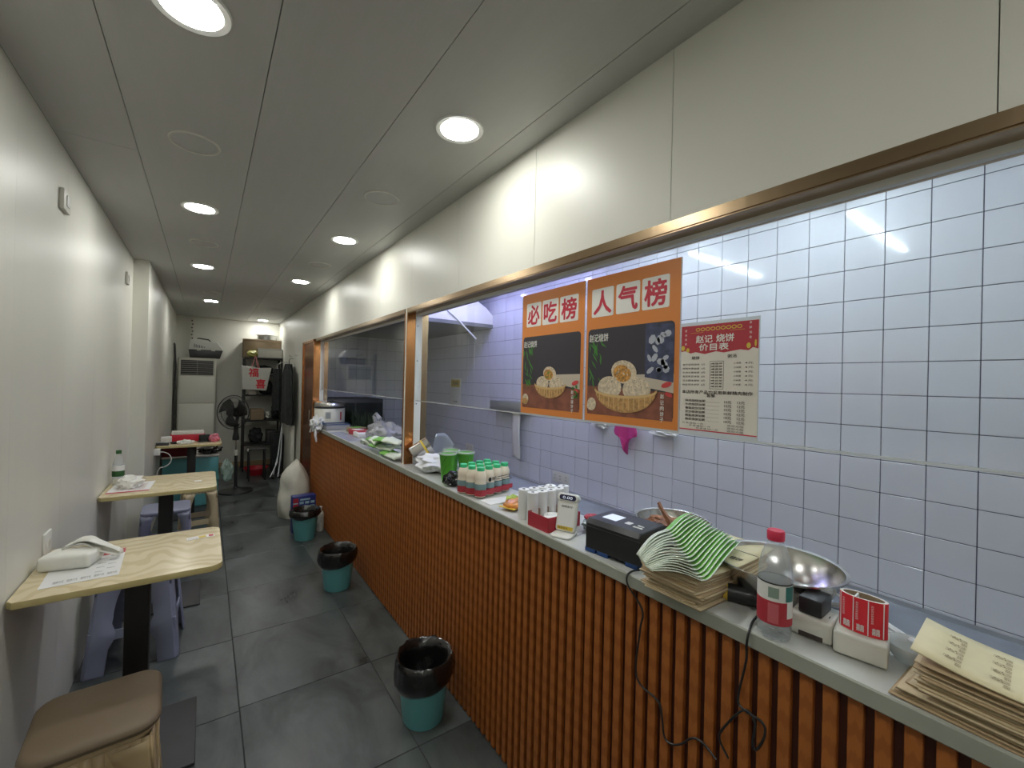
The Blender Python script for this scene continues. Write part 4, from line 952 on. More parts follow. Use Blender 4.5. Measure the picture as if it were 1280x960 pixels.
m = MB(); add_text(m, '烧饼', Matrix(((0, 1, 0, .02), (-1, 0, 0, -.035), (0, 0, 1, .0035), (0, 0, 0, 1))), 0, 0, .03, .022, bold=.01); obj('print', m, 'ink', tb, smooth=0)
ZT = z+.004
# fan of green and white plastic bags
N = 15
def fan_curve(q, u):
    '''ridge q (0 back left .. 1 front right), u 0 gathered end .. 1 green end'''
    P0 = Vector((.925-.024*q, .692-.056*q, 1.060-.012*q)); B = Vector((1.061-.122*q, .688-.172*q, 1.106-.049*q)); E = Vector((1.190+.055*q, .698-.108*q, 1.132-.058*q))
    if u < .55: p = P0.lerp(B, u/.55); p.z += .016*math.sin(PI*u/.55); return p
    p = B.lerp(E, (u-.55)/.45); p.z += .006*math.sin(PI*(u-.55)/.45); return p
for i in range(N+1):
    q = i/N
    def fn(u, v, q=q, i=i):
        qq = q-(1-v)*2.4/N
        # soften the fold and tuck the left edge under the sheet before
        us = [max(0, min(1, u+d)) for d in (-.05, 0, .05)]
        p = (fan_curve(qq, us[0])+fan_curve(qq, us[1])+fan_curve(qq, us[2]))/3
        p.z += -.0165*(1-v)*(.25+.75*min(1, u*2))+.0015*math.sin(u*9+i)
        return tuple(p)
    m = MB(); m.grid(fn, 22, 8, mfn=lambda u, v: 1 if (.56 < u < .985 and v < .86) else 0)
    o = obj('plastic_bag', m, ['whitefilm', 'greenfilm'], solid=.0016, smooth=60)
    tag(o, 'white plastic bag with green end, one layer of the fan on the kraft pile' if 0 < i < N else ('topmost bag of the green and white fan, nearest the printer' if i == 0 else 'lowest front bag of the green and white fan, along the kraft pile edge'), 'plastic bag', 'green and white bags fanned on the middle pile')

# bottle with red cap
t = thing('water_bottle', 'half empty clear water bottle with red cap and red and white label', 'bottle', (1.017, .411, ZS))
prof = [(0, .006), (.02, .004), (.028, 0), (.031, .006), (.0315, .03), (.0295, .036), (.0315, .042), (.0318, .125), (.030, .148), (.026, .170), (.018, .193), (.0135, .201), (.0135, .210)]
m = MB(); m.cap = False; m.lathe(prof, seg=36)
for v in m.bm.verts:
    if v.co.z < .02: v.co.z += .004*math.cos(5*math.atan2(v.co.y, v.co.x))
obj('body', m, 'pet', t, smooth=50)
m = MB(); m.lathe([(0, .008), (.029, .008), (.0302, .03), (.0305, .05), (.0305, .122), (0, .122)], seg=32); obj('water', m, 'water', t, smooth=50)
m = MB(); m.lathe([(.0155, .203), (.0165, .205), (.0165, .221), (.0150, .224), (0, .224)], seg=40)
obj('cap', m, mat('pinkish_red_cap', (.62, .03, .08), .4), t)
m = MB(); m.cap = False; m.lathe([(.0322, .034), (.0323, .083)], seg=40); lb = obj('red_label', m, 'crimson', t)
m = MB(); m.cap = False; m.lathe([(.0323, .083), (.0322, .119)], seg=40); lw = obj('white_label', m, 'whitepl', t)
m = MB(); m.cap = False; m.lathe([(.0327, .118), (.0327, .1205)], seg=40); obj('black_band', m, 'black', t)
def arc_patch(mb, r, a0, a1, z0, z1, n=8):
    for i in range(n):
        p, q = a0+(a1-a0)*i/n, a0+(a1-a0)*(i+1)/n
        mb.face([(r*math.cos(p), r*math.sin(p), z0), (r*math.cos(q), r*math.sin(q), z0), (r*math.cos(q), r*math.sin(q), z1), (r*math.cos(p), r*math.sin(p), z1)])
A0 = math.atan2(-.405, -1.03)   # towards the corridor
m = MB(); arc_patch(m, .0327, A0+.75, A0+1.35, .05, .10); obj('white_patch', m, 'whitepl', lb, smooth=0)
m = MB(); arc_patch(m, .0328, A0-.35, A0+.25, .090, .112); obj('grey_green_print', m, mat('label_grey_green', (.24, .32, .26), .5), lw, smooth=0)
m = MB(); arc_patch(m, .0328, A0+.65, A0+1.3, .085, .116); obj('teal_print', m, mat('label_teal', (.03, .16, .15), .5), lw, smooth=0)
m = MB(); arc_patch(m, .0328, A0-.35, A0+.25, .038, .079); obj('pale_red_print', m, mat('label_pale_red', (.55, .12, .14), .5), lb, smooth=0)
# flashlight like cylinder, adapter, power strips
t = thing('torch', 'dark rubber torch with a yellow ring lying behind the bottle', 'torch', (1.10, .500, ZS+.021), -1.15)
m = MB(); m.cyl((-.045, 0, 0), (.06, 0, 0), .0205, seg=24); m.cyl((.06, 0, 0), (.085, 0, 0), .0205, .016, seg=24); obj('barrel', m, 'blackpl', t)
m = MB(); m.cyl((-.055, 0, 0), (-.045, 0, 0), .0185, .0205, seg=24); obj('yellow_ring', m, 'gold2', t)
def strip(name, label, loc, rz, L_, parts_h=.047, W_=.038):
    t = thing(name, label, 'power strip', loc, rz)
    m = MB(); m.box(-L_/2, L_/2, -W_, W_, .003, parts_h, bev=.005, seg=3); obj('housing', m, 'offwhite', t)
    m = MB(); m.box(-L_/2+.006, L_/2-.006, -W_-.0005, W_+.0005, parts_h-.012, parts_h-.0105); obj('seam', m, 'cream', t, smooth=0)
    for k in range(2):
        m = MB(); x = -L_/4+L_/2*k
        for d in (-.008, .008): m.box(x+d-.001, x+d+.001, -.006, .006, parts_h-.0005, parts_h+.0004)
        obj('sockets', m, 'darkgrey', t, smooth=0)
    m = MB(); m.box(-L_/2+.01, L_/2-.01, -.028, .028, 0, .004); obj('feet', m, 'whitepl', t, smooth=0)
    return t
SA = math.atan2(.245-.348, 1.068-1.13)
strip('power_strip', 'white power block with the red label roll on it, near the scoop', (1.095, .285, ZS), -1.38, .082)
t = strip('power_strip', 'white power block carrying the black adapter, behind the bottle', (1.094, .3645, ZS), -1.46, .074, W_=.034)
m = MB(); m.box(-.02, .022, -.0346, -.033, .004, .014); obj('dark_notch', m, 'ink', t, smooth=0)
t = thing('power_adapter', 'black square power adapter plugged in the white block', 'adapter', (1.100, .3655, ZS+.0478), .05)
m = MB(); m.box(-.033, .033, -.021, .021, 0, .036, bev=.004); obj('body', m, 'blackpl', t)
m = MB(); m.tube([(.02, .02, .015), (.06, .03, .012), (.09, .0, .02), (.11, -.05, .0), (.12, -.11, -.03)], .0026); obj('cable', m, 'whitepl', t)
# roll of red labels, squashed oval
t = thing('label_roll', 'squashed roll of red printed labels standing on the white power block', 'label roll', (1.095, .283, ZS+.0478), -1.5)
ra, rb, hh = .0375, .019, .069
m = MB(); m.cap = False
def ov(r, z, a): return r, z
n = 40
for (r0, r1, nm) in ((1., 1., 'o'),):
    for i in range(n):
        p, q = 2*PI*i/n, 2*PI*(i+1)/n
        P0, P1 = (ra*math.cos(p), rb*math.sin(p)), (ra*math.cos(q), rb*math.sin(q))
        m.face([(P0[0], P0[1], 0), (P1[0], P1[1], 0), (P1[0], P1[1], hh), (P0[0], P0[1], hh)])
bmesh.ops.remove_doubles(m.bm, verts=list(m.bm.verts), dist=1e-5); obj('label_band', m, 'redpaper', t)
m = MB()
for i in range(n):
    p, q = 2*PI*i/n, 2*PI*(i+1)/n
    for (s0, s1, z_) in ((1., .86, hh),):
        m.face([(ra*math.cos(p)*s0, rb*math.sin(p)*s0, z_), (ra*math.cos(q)*s0, rb*math.sin(q)*s0, z_), (ra*math.cos(q)*s1, rb*math.sin(q)*.78, z_), (ra*math.cos(p)*s1, rb*math.sin(p)*.78, z_)])
    m.face([(ra*math.cos(p)*.86, rb*math.sin(p)*.78, hh), (ra*math.cos(q)*.86, rb*math.sin(q)*.78, hh), (ra*math.cos(q)*.86, rb*math.sin(q)*.78, 0), (ra*math.cos(p)*.86, rb*math.sin(p)*.78, 0)])
bmesh.ops.remove_doubles(m.bm, verts=list(m.bm.verts), dist=1e-5); oo = obj('paper_core', m, ['cream', 'carton'], t)
for p in oo.data.polygons: p.material_index = 0 if abs(p.normal.z) > .5 else 1
m = MB(); m.box(-.012, -.009, -.013, .013, .001, hh-.001); obj('inner_band', m, 'paper', t, smooth=0)
m = MB()
for x in (-.0335, -.012, .011, .0325):
    y = -rb*math.sqrt(max(0, 1-(x/ra)**2)); m.box(x-.0007, x+.0007, y-.0012, y+.001, .001, hh-.001)
obj('white_gaps', m, 'paper', t, smooth=0)
m = MB()
for x in (-.0225, -.0005, .0225):
    y = -rb*math.sqrt(max(0, 1-(x/ra)**2))-.0016
    an = math.atan2(x*rb/ra/ra, math.sqrt(max(1e-6, 1-(x/ra)**2)))*1.0
    Tm = Matrix.Translation((x, y, 0)) @ Matrix.Rotation(an*.9, 4, 'Z') @ Matrix(((1, 0, 0, 0), (0, 0, -1, 0), (0, 1, 0, 0), (0, 0, 0, 1)))
    add_text(m, '囍', Tm, -.006, .006, .012, .013, bold=.01)
    for j in range(8): add_text(m, '赵', Tm, -.0075, .058-.0045*j, .004, .0038)
obj('white_print', m, 'paper', t, smooth=0)
# scoop / plastic lids
t = thing('plastic_scoop', 'translucent plastic scoop lying between the power block and the near kraft pile', 'scoop', (1.150, .222, ZS+.001), .4)
m = MB(); m.cap = False; m.lathe([(.0, .002), (.026, .002), (.036, .018), (.040, .034)], seg=24); obj('cup', m, 'milky', t, solid=.001)
m = MB(); m.tube([(.02, .03, .03), (.03, .07, .034), (.02, .11, .03)], .006); obj('handle', m, 'milky', t)
m = MB(); m.tube([(1.245, .415, ZS+.006), (1.25, .36, ZS+.02), (1.235, .30, ZS+.028), (1.20, .245, ZS+.024), (1.17, .21, ZS+.03), (1.165, .18, ZS+.012)], .006); o = obj('white_band', m, 'milkfilm'); tag(o, 'white plastic band curving behind the red label roll', 'strap')
# bowls
def bowl(name, label, loc, R, h):
    t = thing(name, label, 'bowl', loc)
    m = MB(); m.cap = False; m.lathe([(0, .001), (R*.45, .001), (R*.75, h*.3), (R*.95, h*.85), (R*.97, h), (R*1.03, h+.002), (R*1.03, h-.002), (R*.975, h-.002), (R*.955, h*.85), (R*.76, h*.3), (R*.45, .004), (0, .004)], seg=48); obj('bowl', m, 'steel', t, smooth=50)
    return t
bowl('steel_bowl', 'large empty steel bowl behind the red capped bottle', (1.200, .480, ZS), .138, .092)
bowl('steel_bowl', 'steel bowl of food scraps and tongs behind the black printer', (1.295, .835, ZS), .115, .085)
o = obj('food_scraps', MB().blob((0, 0, 0), (.065, .07, .022), .22, 16, 4, seed=3), 'bowlfood', loc=(1.285, .845, ZS+.062)); tag(o, 'brown food scraps in the steel bowl behind the printer', 'food')
t = thing('wooden_tongs', 'reddish wooden tongs standing in the bowl of food scraps', 'tongs', (1.235, .79, ZS+.075), .3)
for s_ in (-1, 1):
    m = MB(); m.box(-.008, .008, -.003, .003, 0, .085, T=Matrix.Translation((0, s_*.008, 0)) @ Matrix.Rotation(s_*.10, 4, 'X') @ Matrix.Rotation(.0, 4, 'Y') @ Matrix.Rotation(-.6, 4, 'X')); obj('arm', m, 'tongs', t, smooth=0)
# black label printer
t = thing('label_printer', 'black label printer with blue feet beside the fanned green bags', 'printer', (1.095, .862, ZS), .10)
m = MB(); m.prism([(-.082, .012), (.075, .012), (.082, .03), (.078, .088), (.06, .104), (-.07, .104), (-.082, .09)], .19, T=Matrix(((1, 0, 0, 0), (0, 0, 1, -.095), (0, 1, 0, 0), (0, 0, 0, 1))), bev=.006); obj('housing', m, 'blackpl', t)
m = MB(); m.box(-.084, .070, -.0955, .0955, .078, .0815, bev=.001); obj('lid_seam', m, 'black', t, smooth=0)
for y in (-.07, .03, .075): m = MB(); m.box(-.083, -.05, y-.02, y+.02, 0, .014, bev=.003); obj('blue_foot', m, 'blue', t)
m = MB(); m.box(-.06, .06, -.08, .08, 0.001, .013); obj('base', m, 'blue', t, smooth=0)
m = MB(); m.box(-.035, .02, .015, .065, .104, .1052); obj('display', m, 'lcd', t, smooth=0)
m = MB(); m.box(-.030, -.008, -.03, -.012, .104, .1052); obj('white_sticker', m, 'paper', t, smooth=0)
m = MB(); m.box(-.038, -.030, -.075, -.045, .104, .105); m.box(-.02, -.014, -.07, -.05, .104, .105); obj('buttons', m, 'offwhite', t, smooth=0)
m = MB(); m.box(.0, .05, -.0975, -.095, .03, .055, bev=.001); obj('blue_port', m, 'blue', t, smooth=0)
m = MB(); m.tube([(.06, -.096, .045), (.075, -.115, .05), (.08, -.12, .035), (.07, -.11, .02)], .003); obj('cord', m, 'whitepl', t)
# cables on the counter front
def px_cable(name, label, pts, r=.0026):
    P_ = []; V = [Vector(p) for p in pts]
    for i in range(len(V)-1):
        p0 = V[max(0, i-1)]; p1 = V[i]; p2 = V[i+1]; p3 = V[min(len(V)-1, i+2)]
        for k in range(5):
            s_ = k/5; P_.append(.5*((2*p1)+(p2-p0)*s_+(2*p0-5*p1+4*p2-p3)*s_*s_+(3*p1-p0-3*p2+p3)*s_**3))
    P_.append(V[-1]); m = MB(); m.tube(P_, r, seg=6); o = obj(name, m, 'blackpl'); tag(o, label, 'cable')
cx_ = .992
px_cable('black_cable', 'black cable dropping from the printer and looping across the slats', [(1.02, .755, .979), (1.0, .762, .979), (.980, .765, .970), (.978, .760, .945), (cx_, .735, .906), (cx_, .720, .880), (cx_, .728, .83), (cx_, .735, .70), (cx_, .668, .678), (cx_, .655, .64), (cx_, .647, .598), (cx_, .625, .596), (cx_, .600, .615), (cx_, .572, .649), (cx_, .545, .655), (cx_, .514, .64)])
px_cable('black_cable', 'black cable hanging from the torch with a loose knotted loop', [(1.06, .46, .980), (1.02, .455, .978), (.980, .445, .970), (.979, .448, .94), (cx_, .454, .90), (cx_, .469, .812), (cx_, .457, .793), (cx_, .419, .790), (cx_, .414, .765), (cx_, .429, .725), (cx_, .437, .735), (cx_, .433, .78), (cx_, .457, .792), (cx_, .502, .718), (cx_, .507, .69), (cx_, .487, .663)])
# payment stand
t = thing('payment_stand', 'white payment sign stand with dark round topped display beside the printer', 'sign stand', (1.040, 1.082, ZS), .42)
m = MB(); m.prism(rrect(.085, .075, .015, 4), .008, bev=.003); obj('base', m, 'whitepl', t)
TB = Matrix.Translation((.005, 0, .008)) @ Matrix.Rotation(math.radians(14), 4, 'Y')
Tf = TB @ Matrix(((0, 0, -1, 0), (-1, 0, 0, 0), (0, 1, 0, 0), (0, 0, 0, 1)))
m = MB(); m.prism(rrect(.072, .105, .010, 4, 0, .055), .018, T=Tf @ Matrix.Translation((0, 0, -.018)), bev=.003); obj('panel', m, 'offwhite', t)
m = MB(); m.prism(rrect(.078, .028, .013, 6, 0, .118), .028, T=Tf @ Matrix.Translation((0, 0, -.024)), bev=.004); hd = obj('head', m, 'whitepl', t)
m = MB(); m.prism(rrect(.062, .018, .0088, 6, 0, .118), .002, T=Tf @ Matrix.Translation((0, 0, .0035))); obj('display', m, 'navy', hd, smooth=0)
m = MB(); add_text(m, '0.00', Tf @ Matrix.Translation((0, 0, .0058)), -.018, .113, .036, .009); obj('digits', m, 'lcd', hd, smooth=0)
m = MB(); m.prism(rrect(.060, .090, .005, 3, 0, .052), .0012, T=Tf @ Matrix.Translation((0, 0, .0))); sh = obj('white_card', m, 'paper', t, smooth=0)
m = MB(); m.box(-.029, .029, .008, .020, .0012, .0018, T=Tf); obj('yellow_band', m, 'gold2', sh, smooth=0)
m = MB(); add_text(m, '扫码支付', Tf @ Matrix.Translation((0, 0, .0018)), -.020, .083, .040, .008, bold=.012); add_text(m, '推荐使用', Tf @ Matrix.Translation((0, 0, .0022)), -.024, .0105, .034, .0065); obj('lettering', m, 'ink', sh, smooth=0)
# red box with small things
t = thing('red_tray', 'open red box of small white things beside the payment stand', 'box', (1.080, 1.178, ZS), .02)
for b in ((-.08, .08, -.055, -.052, 0, .052), (-.08, .08, .052, .055, 0, .052), (-.08, -.077, -.055, .055, 0, .052), (.077, .08, -.055, .055, 0, .052)): m = MB(); m.box(*b); obj('side', m, 'crimson', t, smooth=0)
m = MB(); m.box(-.077, .077, -.052, .052, 0, .003); obj('bottom', m, 'carton', t, smooth=0)
m = MB(); m.box(-.0765, .0765, .051, .052, .003, .050); obj('kraft_lining', m, 'carton', t, smooth=0)
for k, (x, y, r_) in enumerate(((-.03, -.01, .022), (.01, .015, .028), (.04, -.02, .02))):
    o = obj('paper_scrap', MB().blob((0, 0, 0), (r_*1.3, r_, .012), .4, 8, 2, seed=k), 'paper', loc=(1.080+x, 1.178+y, ZS+.030)); tag(o, ['small white paper scrap nearest the corridor in the red box', 'largest white paper scrap in the middle of the red box', 'white paper scrap at the kitchen side of the red box'][k], 'paper')
t = thing('plastic_packet', 'grey green plastic packet behind the payment stand', 'packet', (1.17, 1.05, ZS))
m = MB(); m.blob((0, 0, .022), (.045, .05, .024), .25, 6, 3, seed=9, squash=-.022); obj('packet', m, clear_mat('grey_green_film', (.8, .85, .8), 1.4, .1, .7, (.30, .36, .32)), t)
m = MB(); m.blob((.0, .03, .045), (.03, .02, .008), .2, 6, 2, seed=1); obj('red_corner', m, 'crimson', t)
# thermal paper rolls
RR = [(1.030, 1.243), (1.074, 1.241), (1.118, 1.240), (1.162, 1.243), (1.030, 1.298), (1.074, 1.290), (1.118, 1.288), (1.162, 1.292), (1.205, 1.262)]
def paper_roll(loc, label):
    t = thing('paper_roll', label, 'paper roll', loc, 0, 'white paper rolls standing behind the red box')
    m = MB(); m.cap = False; m.lathe([(.006, 0), (.0205, 0), (.0213, .001), (.0213, .113), (.0205, .114), (.006, .114), (.006, 0)], seg=32); obj('roll', m, 'paper', t)
    m = MB(); m.cap = False; m.lathe([(.0065, .0), (.0065, .1146), (.0048, .1146), (.0048, 0)], seg=20); obj('core', m, 'darkgrey', t)
    return t
r0 = paper_roll((*RR[0], ZS), 'white paper roll at the front corner nearest the corridor, just behind the red box')
labs = ['second roll of the front row of white paper rolls, counted from the corridor', 'third roll of the front row of white paper rolls, counted from the corridor', 'last roll of the front row of white paper rolls, half behind the payment stand',
        'white paper roll at the back left corner, beside the orange snack packet', 'second roll of the back row of white paper rolls', 'third roll of the back row of white paper rolls', 'last roll of the back row of white paper rolls', 'white paper roll standing alone at the kitchen end of the group']
for (x, y), lb_ in zip(RR[1:], labs): dup(r0, (x, y, ZS), label=lb_)
# orange snack packet
t = thing('snack_packet', 'orange snack packet lying between the paper rolls and the drinks', 'packet', (1.085, 1.42, ZS), .3)
m = MB(); m.blob((0, 0, .018), (.06, .042, .021), .12, 5, 3, seed=2, squash=-.018); obj('packet', m, mat('orange_foil', (.62, .24, .05), .3, noise_amt=.5, nscale=30, bump=.4, bscale=20), t)
m = MB()
for s_ in (-1, 1): m.box(s_*.058-.008, s_*.058+.008, -.04, .04, .012, .014)
obj('crimped_end', m, 'gold2', t, smooth=0)
m = MB(); m.blob((.04, .045, .02), (.035, .025, .02), .2, 5, 2, seed=6, squash=-.018); obj('green_corner', m, mat('lime_foil', (.35, .45, .06), .35), t)
m = MB(); m.box(-.02, .30, .06, .14, .0, .004); 
o = obj('paper_sheet', m, 'paper', loc=(1.03, 1.44, ZS+.0003), smooth=0); tag(o, 'white sheet lying under the drinks pack', 'paper')
# yogurt drink pack
PA = math.atan2(-.165, .05)
ux = Vector((.965, .262, 0)); uy = Vector((-.262, .965, 0))
def drink(loc, label):
    t = thing('yogurt_bottle', label, 'bottle', loc, PA, 'small yogurt drinks in a shrink wrapped pack')
    m = MB(); m.cap = False; m.lathe([(0, .001), (.024, .001), (.0265, .008), (.0265, .062), (.0235, .07), (.0255, .082), (.0255, .098), (.018, .116), (.0155, .12)], seg=24); obj('bottle', m, 'yogurt', t, smooth=50)
    m = MB(); m.cap = False; m.lathe([(.0270, .006), (.0270, .034)], seg=24); obj('red_label', m, 'crimson', t)
    m = MB(); m.cap = False; m.lathe([(.0270, .034), (.0271, .060)], seg=24); obj('grey_label', m, mat('grey_teal_label', (.20, .32, .33), .4) if 'grey_teal_label' not in bpy.data.materials else bpy.data.materials['grey_teal_label'], t)
    m = MB(); m.lathe([(.0, .121), (.0175, .121), (.0178, .117), (.0178, .131), (.016, .133), (0, .133)], seg=24); obj('cap', m, 'mint', t)
    m = MB(); arc_patch(m, .0273, PI*.62-PA, PI*.85-PA, .007, .034); obj('white_patch', m, 'paper', t, smooth=0)
    return t
base = Vector((1.040, 1.628, ZS+.005)); first_d = None
rown = ['front row', 'middle row', 'back row']; coln = ['first', 'second', 'third', 'fourth']
for j in range(3):
    for i in range(4):
        p = base+ux*(.0560*i)+uy*(.0555*j)
        lb_ = f'green capped yogurt drink, {coln[i]} from the corridor in the pack\'s {rown[j]}'
        if first_d is None: first_d = drink(p, lb_)
        else: dup(first_d, p, label=lb_)
t = thing('shrink_wrap', 'clear printed film wrapped round the pack of yogurt drinks', 'wrap', (base.x, base.y, ZS+.005), math.atan2(ux.y, ux.x))
m = MB(); m.prism(rrect(.228, .171, .028, 5, .084, .0555), .078, T=Matrix.Translation((0, 0, .012)))
m.bm.faces.ensure_lookup_table(); bmesh.ops.delete(m.bm, geom=[f for f in m.bm.faces if abs(f.normal.z) > .9 or len(f.verts) > 8], context='FACES'); obj('film', m, 'clear', t)
m = MB(); Tw = Matrix(((1, 0, 0, 0), (0, 0, -1, -.0305), (0, 1, 0, 0), (0, 0, 0, 1)))
for k in range(3): m.box(.07+.006*k, .19-.01*k, -.0312, -.0308, .060+.010*k, .0625+.010*k)
add_text(m, '酸奶', Tw, .045, .070, .030, .016, bold=.01); obj('film_print', m, 'ink', t, smooth=0)
m = MB(); m.cyl((.030, -.030, .077), (.030, -.0315, .077), .010, seg=24); obj('round_emblem', m, 'greycloth', t, smooth=0)
m = MB(); m.box(-.028, .195, -.0316, -.0312, .014, .034); obj('red_band', m, 'crimson', t, smooth=0)
# green cups
def cup(loc, label, rz=0):
    t = thing('green_cup', label, 'cup', loc, rz, 'bright green cups')
    m = MB(); m.cap = False; m.lathe([(0, .003), (.028, .003), (.029, 0), (.044, .135), (.047, .137), (.046, .140), (.042, .136), (.027, .005), (0, .005)], seg=32); obj('cup', m, 'green', t, smooth=50)
    m = MB(); m.cap = False; m.lathe([(.043, .139), (.049, .139), (.049, .147), (.045, .148), (.044, .142)], seg=32); obj('clear_lid', m, 'milky', t)
    m = MB()
    for k in range(12):
        a = -2.9+.13*(k % 6); zz = .035+.014*k*.6; r_ = .029+.015*zz/.135+.0006; arc_patch(m, r_, a, a+.07, zz, zz+.008, 2)
    obj('dark_pattern', m, 'dgreen', t, smooth=0)
    return t
c0 = cup((1.065, 1.995, ZS), 'bright green cup nearest the corridor, with dark pattern')
dup(c0, (1.170, 1.985, ZS), .7, 'bright green cup standing right of the first, nearer the tiles'); dup(c0, (1.135, 2.085, ZS), 1.6, 'bright green cup half hidden behind the other two')
o = obj('black_pouch', MB().blob((0, 0, .03), (.055, .04, .034), .35, 7, 3, seed=4, squash=-.03), 'liner', loc=(1.045, 1.885, ZS+.001)); tag(o, 'black crumpled pouch in front of the green cups', 'pouch')
o = obj('carrier_bag', MB().blob((0, 0, .045), (.13, .125, .05), .22, 5, 4, seed=14, squash=-.045), 'milkfilm', loc=(1.145, 2.235, ZS+.001)); tag(o, 'white crumpled carrier bag between the green cups and the steel cup', 'bag')
# tipped steel cup leaning on the window jamb
t = thing('steel_cup', 'tipped shiny steel cup with yellow tape by the bronze window jamb', 'cup', (1.10, 2.405, ZS+.095), 0)
Tc = Matrix.Rotation(1.0, 4, 'Y') @ Matrix.Rotation(.25, 4, 'X')
m = MB(); m.cap = False; m.lathe([(0, -.06), (.052, -.06), (.055, -.055), (.057, .06), (.059, .062), (.054, .06), (.050, -.05), (0, -.05)], seg=36, T=Tc); obj('cup', m, 'steel', t, smooth=50)
m = MB(); m.cap = False; m.lathe([(.0585, .018), (.0588, .030)], seg=36, T=Tc); obj('yellow_tape', m, 'gold2', t)
t = thing('grey_sheet', 'curved grey metal sheet standing right of the steel cup', 'sheet', (1.245, 2.42, ZS))
m = MB(); m.grid(lambda u, v: (-.07+.15*u+.03*v*v, .03*math.sin(u*2.4), .19*v*(1-.55*max(0, u-.45)**1.5*2)), 12, 8); obj('sheet', m, 'steelflat', t, solid=.002)
# left end of the counter
bagp = [(1.045, 2.72, .0), (1.050, 2.90, .2), (1.040, 3.05, -.1), (1.055, 2.80, .3)]
for k, (x, y, rz) in enumerate(bagp):
    m = MB(); m.grid(lambda u, v, k=k: (-.05+.11*u, -.14+.28*v, .015+.018*math.sin(PI*u)*(1+.4*math.sin(v*9+k))+.010*noise.noise(Vector((u*5, v*7, k*3.1)))), 12, 14, mfn=lambda u, v: 1 if v < .62 else 0)
    o = obj('plastic_bag', m, ['greenfilm', 'whitefilm'], loc=(x, y, ZS+.002+.028*k), rz=rz, solid=.012); tag(o, ['lowest green and white bag heaped left of the bronze jamb', 'second green and white bag from the bottom, left of the bronze jamb', 'third green and white bag with white loops, left of the bronze jamb', 'topmost green and white bag heaped left of the bronze jamb'][k], 'plastic bag', 'green and white bags left of the jamb')
m = MB()
for (y, s_) in ((3.12, 1), (3.20, -1)): m.tube([(1.03, y, ZS+.03), (1.0, y+.07, ZS+.06), (1.01, y+.12, ZS+.035), (1.05, y+.08, ZS+.02)], .012)
o = obj('bag_handles', m, 'whitefilm'); tag(o, 'white looped bag handles spilling left of the green bags', 'bag')
t = thing('grey_bag', 'stuffed grey translucent bag with tied ears, behind the green bags', 'bag', (1.235, 3.42, ZS+.001))
m = MB(); m.blob((0, 0, .085), (.13, .24, .095), .15, 6, 4, seed=21, squash=-.085); obj('bag', m, 'greyfilm', t)
m = MB(); m.tube([(-.04, .10, .15), (-.05, .14, .21), (-.045, .10, .235), (-.03, .04, .19)], [.02, .014, .012, .02]); obj('tied_ear', m, 'greyfilm', t)
for k, (x, y, mm) in enumerate(((1.19, 3.86, 'paper'), (1.21, 4.05, 'crimson'), (1.25, 4.25, 'carton'))):
    t = thing('packet', ['flat white packet left of the grey bag', 'flat red packet left of the white one', 'brown flat box near the grey tray'][k], 'packet', (x, y, ZS), .2*k)
    m = MB(); m.box(-.07, .07, -.08, .08, 0, .045, bev=.008); obj('packet', m, mm, t)
    m = MB(); m.box(-.05, .03, -.04, .05, .045, .047); obj('print', m, ['crimson', 'paper', 'green'][k], t, smooth=0)
t = thing('grey_tray', 'dark rimmed grey tray in front of the rice cooker', 'tray', (1.10, 4.56, ZS))
m = MB(); m.box(-.10, .14, -.10, .10, 0, .006); obj('base', m, 'greyfilm', t, smooth=0)
for b in ((-.10, -.094, -.10, .10, 0, .05), (.134, .14, -.10, .10, 0, .05), (-.10, .14, -.10, -.094, 0, .05), (-.10, .14, .094, .10, 0, .05)): m = MB(); m.box(*b); w_ = obj('wall', m, 'greyfilm', t, smooth=0); q = MB(); q.box(b[0]-.002, b[1]+.002, b[2]-.002, b[3]+.002, .05, .058); obj('dark_rim', q, 'blue', w_, smooth=0)
t = thing('black_mat', 'thin dark grey mat lying on the worktop before the trays', 'mat', (1.085, 3.95, ZS+.0005))
m = MB(); m.box(-.09, .03, -.35, .33, 0, .002); obj('mat', m, mat('lavender_film', (.36, .38, .46), .25), t, smooth=0)
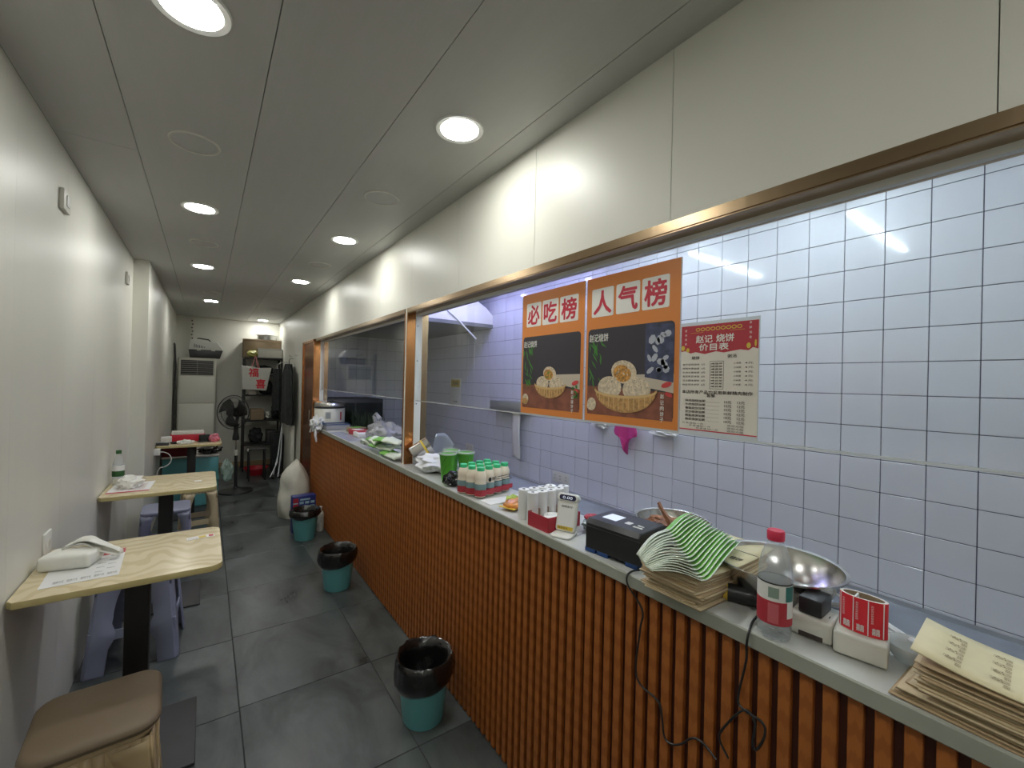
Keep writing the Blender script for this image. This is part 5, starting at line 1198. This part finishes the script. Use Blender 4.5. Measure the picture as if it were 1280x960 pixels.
# rice cooker
t = thing('rice_cooker', 'large white rice cooker with steel lid at the far end of the worktop', 'rice cooker', (1.135, 4.90, ZS))
m = MB(); m.lathe([(.15, 0), (.158, .01), (.158, .20), (.155, .205), (0, .205)], seg=44); obj('body', m, 'offwhite', t)
m = MB(); m.cap = False; m.lathe([(.160, .198), (.163, .202), (.163, .214), (.158, .218)], seg=44); obj('dark_ring', m, 'blackpl', t)
m = MB(); m.lathe([(.158, .215), (.160, .24), (.150, .262), (.09, .275), (.03, .28), (0, .28)], seg=44); obj('lid', m, 'steel', t)
m = MB(); m.tube([(-.03, 0, .278), (-.028, 0, .298), (.028, 0, .298), (.03, 0, .278)], .007); obj('lid_handle', m, 'blackpl', t)
m = MB(); arc_patch(m, .1585, PI*1.34, PI*1.45, .09, .16, 5); obj('badge', m, 'steelflat', t, smooth=0)
m = MB(); arc_patch(m, .1585, PI*1.66, PI*1.70, .07, .16, 3); obj('red_print', m, 'crimson', t, smooth=0)
t = thing('carrier_bag', 'white carrier bag drooping over the worktop corner under the rice cooker', 'bag', (.965, 4.70, ZS-.0))
m = MB(); m.blob((0, 0, .045), (.06, .13, .075), .25, 5, 4, seed=33); obj('bag', m, 'milkfilm', t)
m = MB(); m.tube([(-.02, -.06, .0), (-.03, -.08, -.06), (-.02, -.09, -.13)], [.016, .014, .008]); m.tube([(-.03, .08, .0), (-.045, .10, -.05)], [.018, .01]); obj('dangling_end', m, 'milkfilm', t)
# dark leafy bundle behind the trays
t = thing('leafy_bundle', 'dark green leafy bundle standing behind the trays beneath the far pane', 'vegetables', (1.37, 4.45, ZS))
m = MB(); rl = random.Random(4)
for k in range(240):
    y = rl.uniform(-.55, .70); x = rl.uniform(-.05, .04); h_ = rl.uniform(.10, .22); dx, dy = rl.uniform(-.04, .02), rl.uniform(-.05, .05)
    m.face([(x, y-.006, 0), (x, y+.006, 0), (x+dx*.5, y+dy*.5+.007, h_*.6), (x+dx, y+dy, h_), (x+dx*.5, y+dy*.5-.007, h_*.6)])
obj('leaves', m, mat('blackish_green_leaf', (.012, .030, .014), .6), t, smooth=0, kind='stuff')
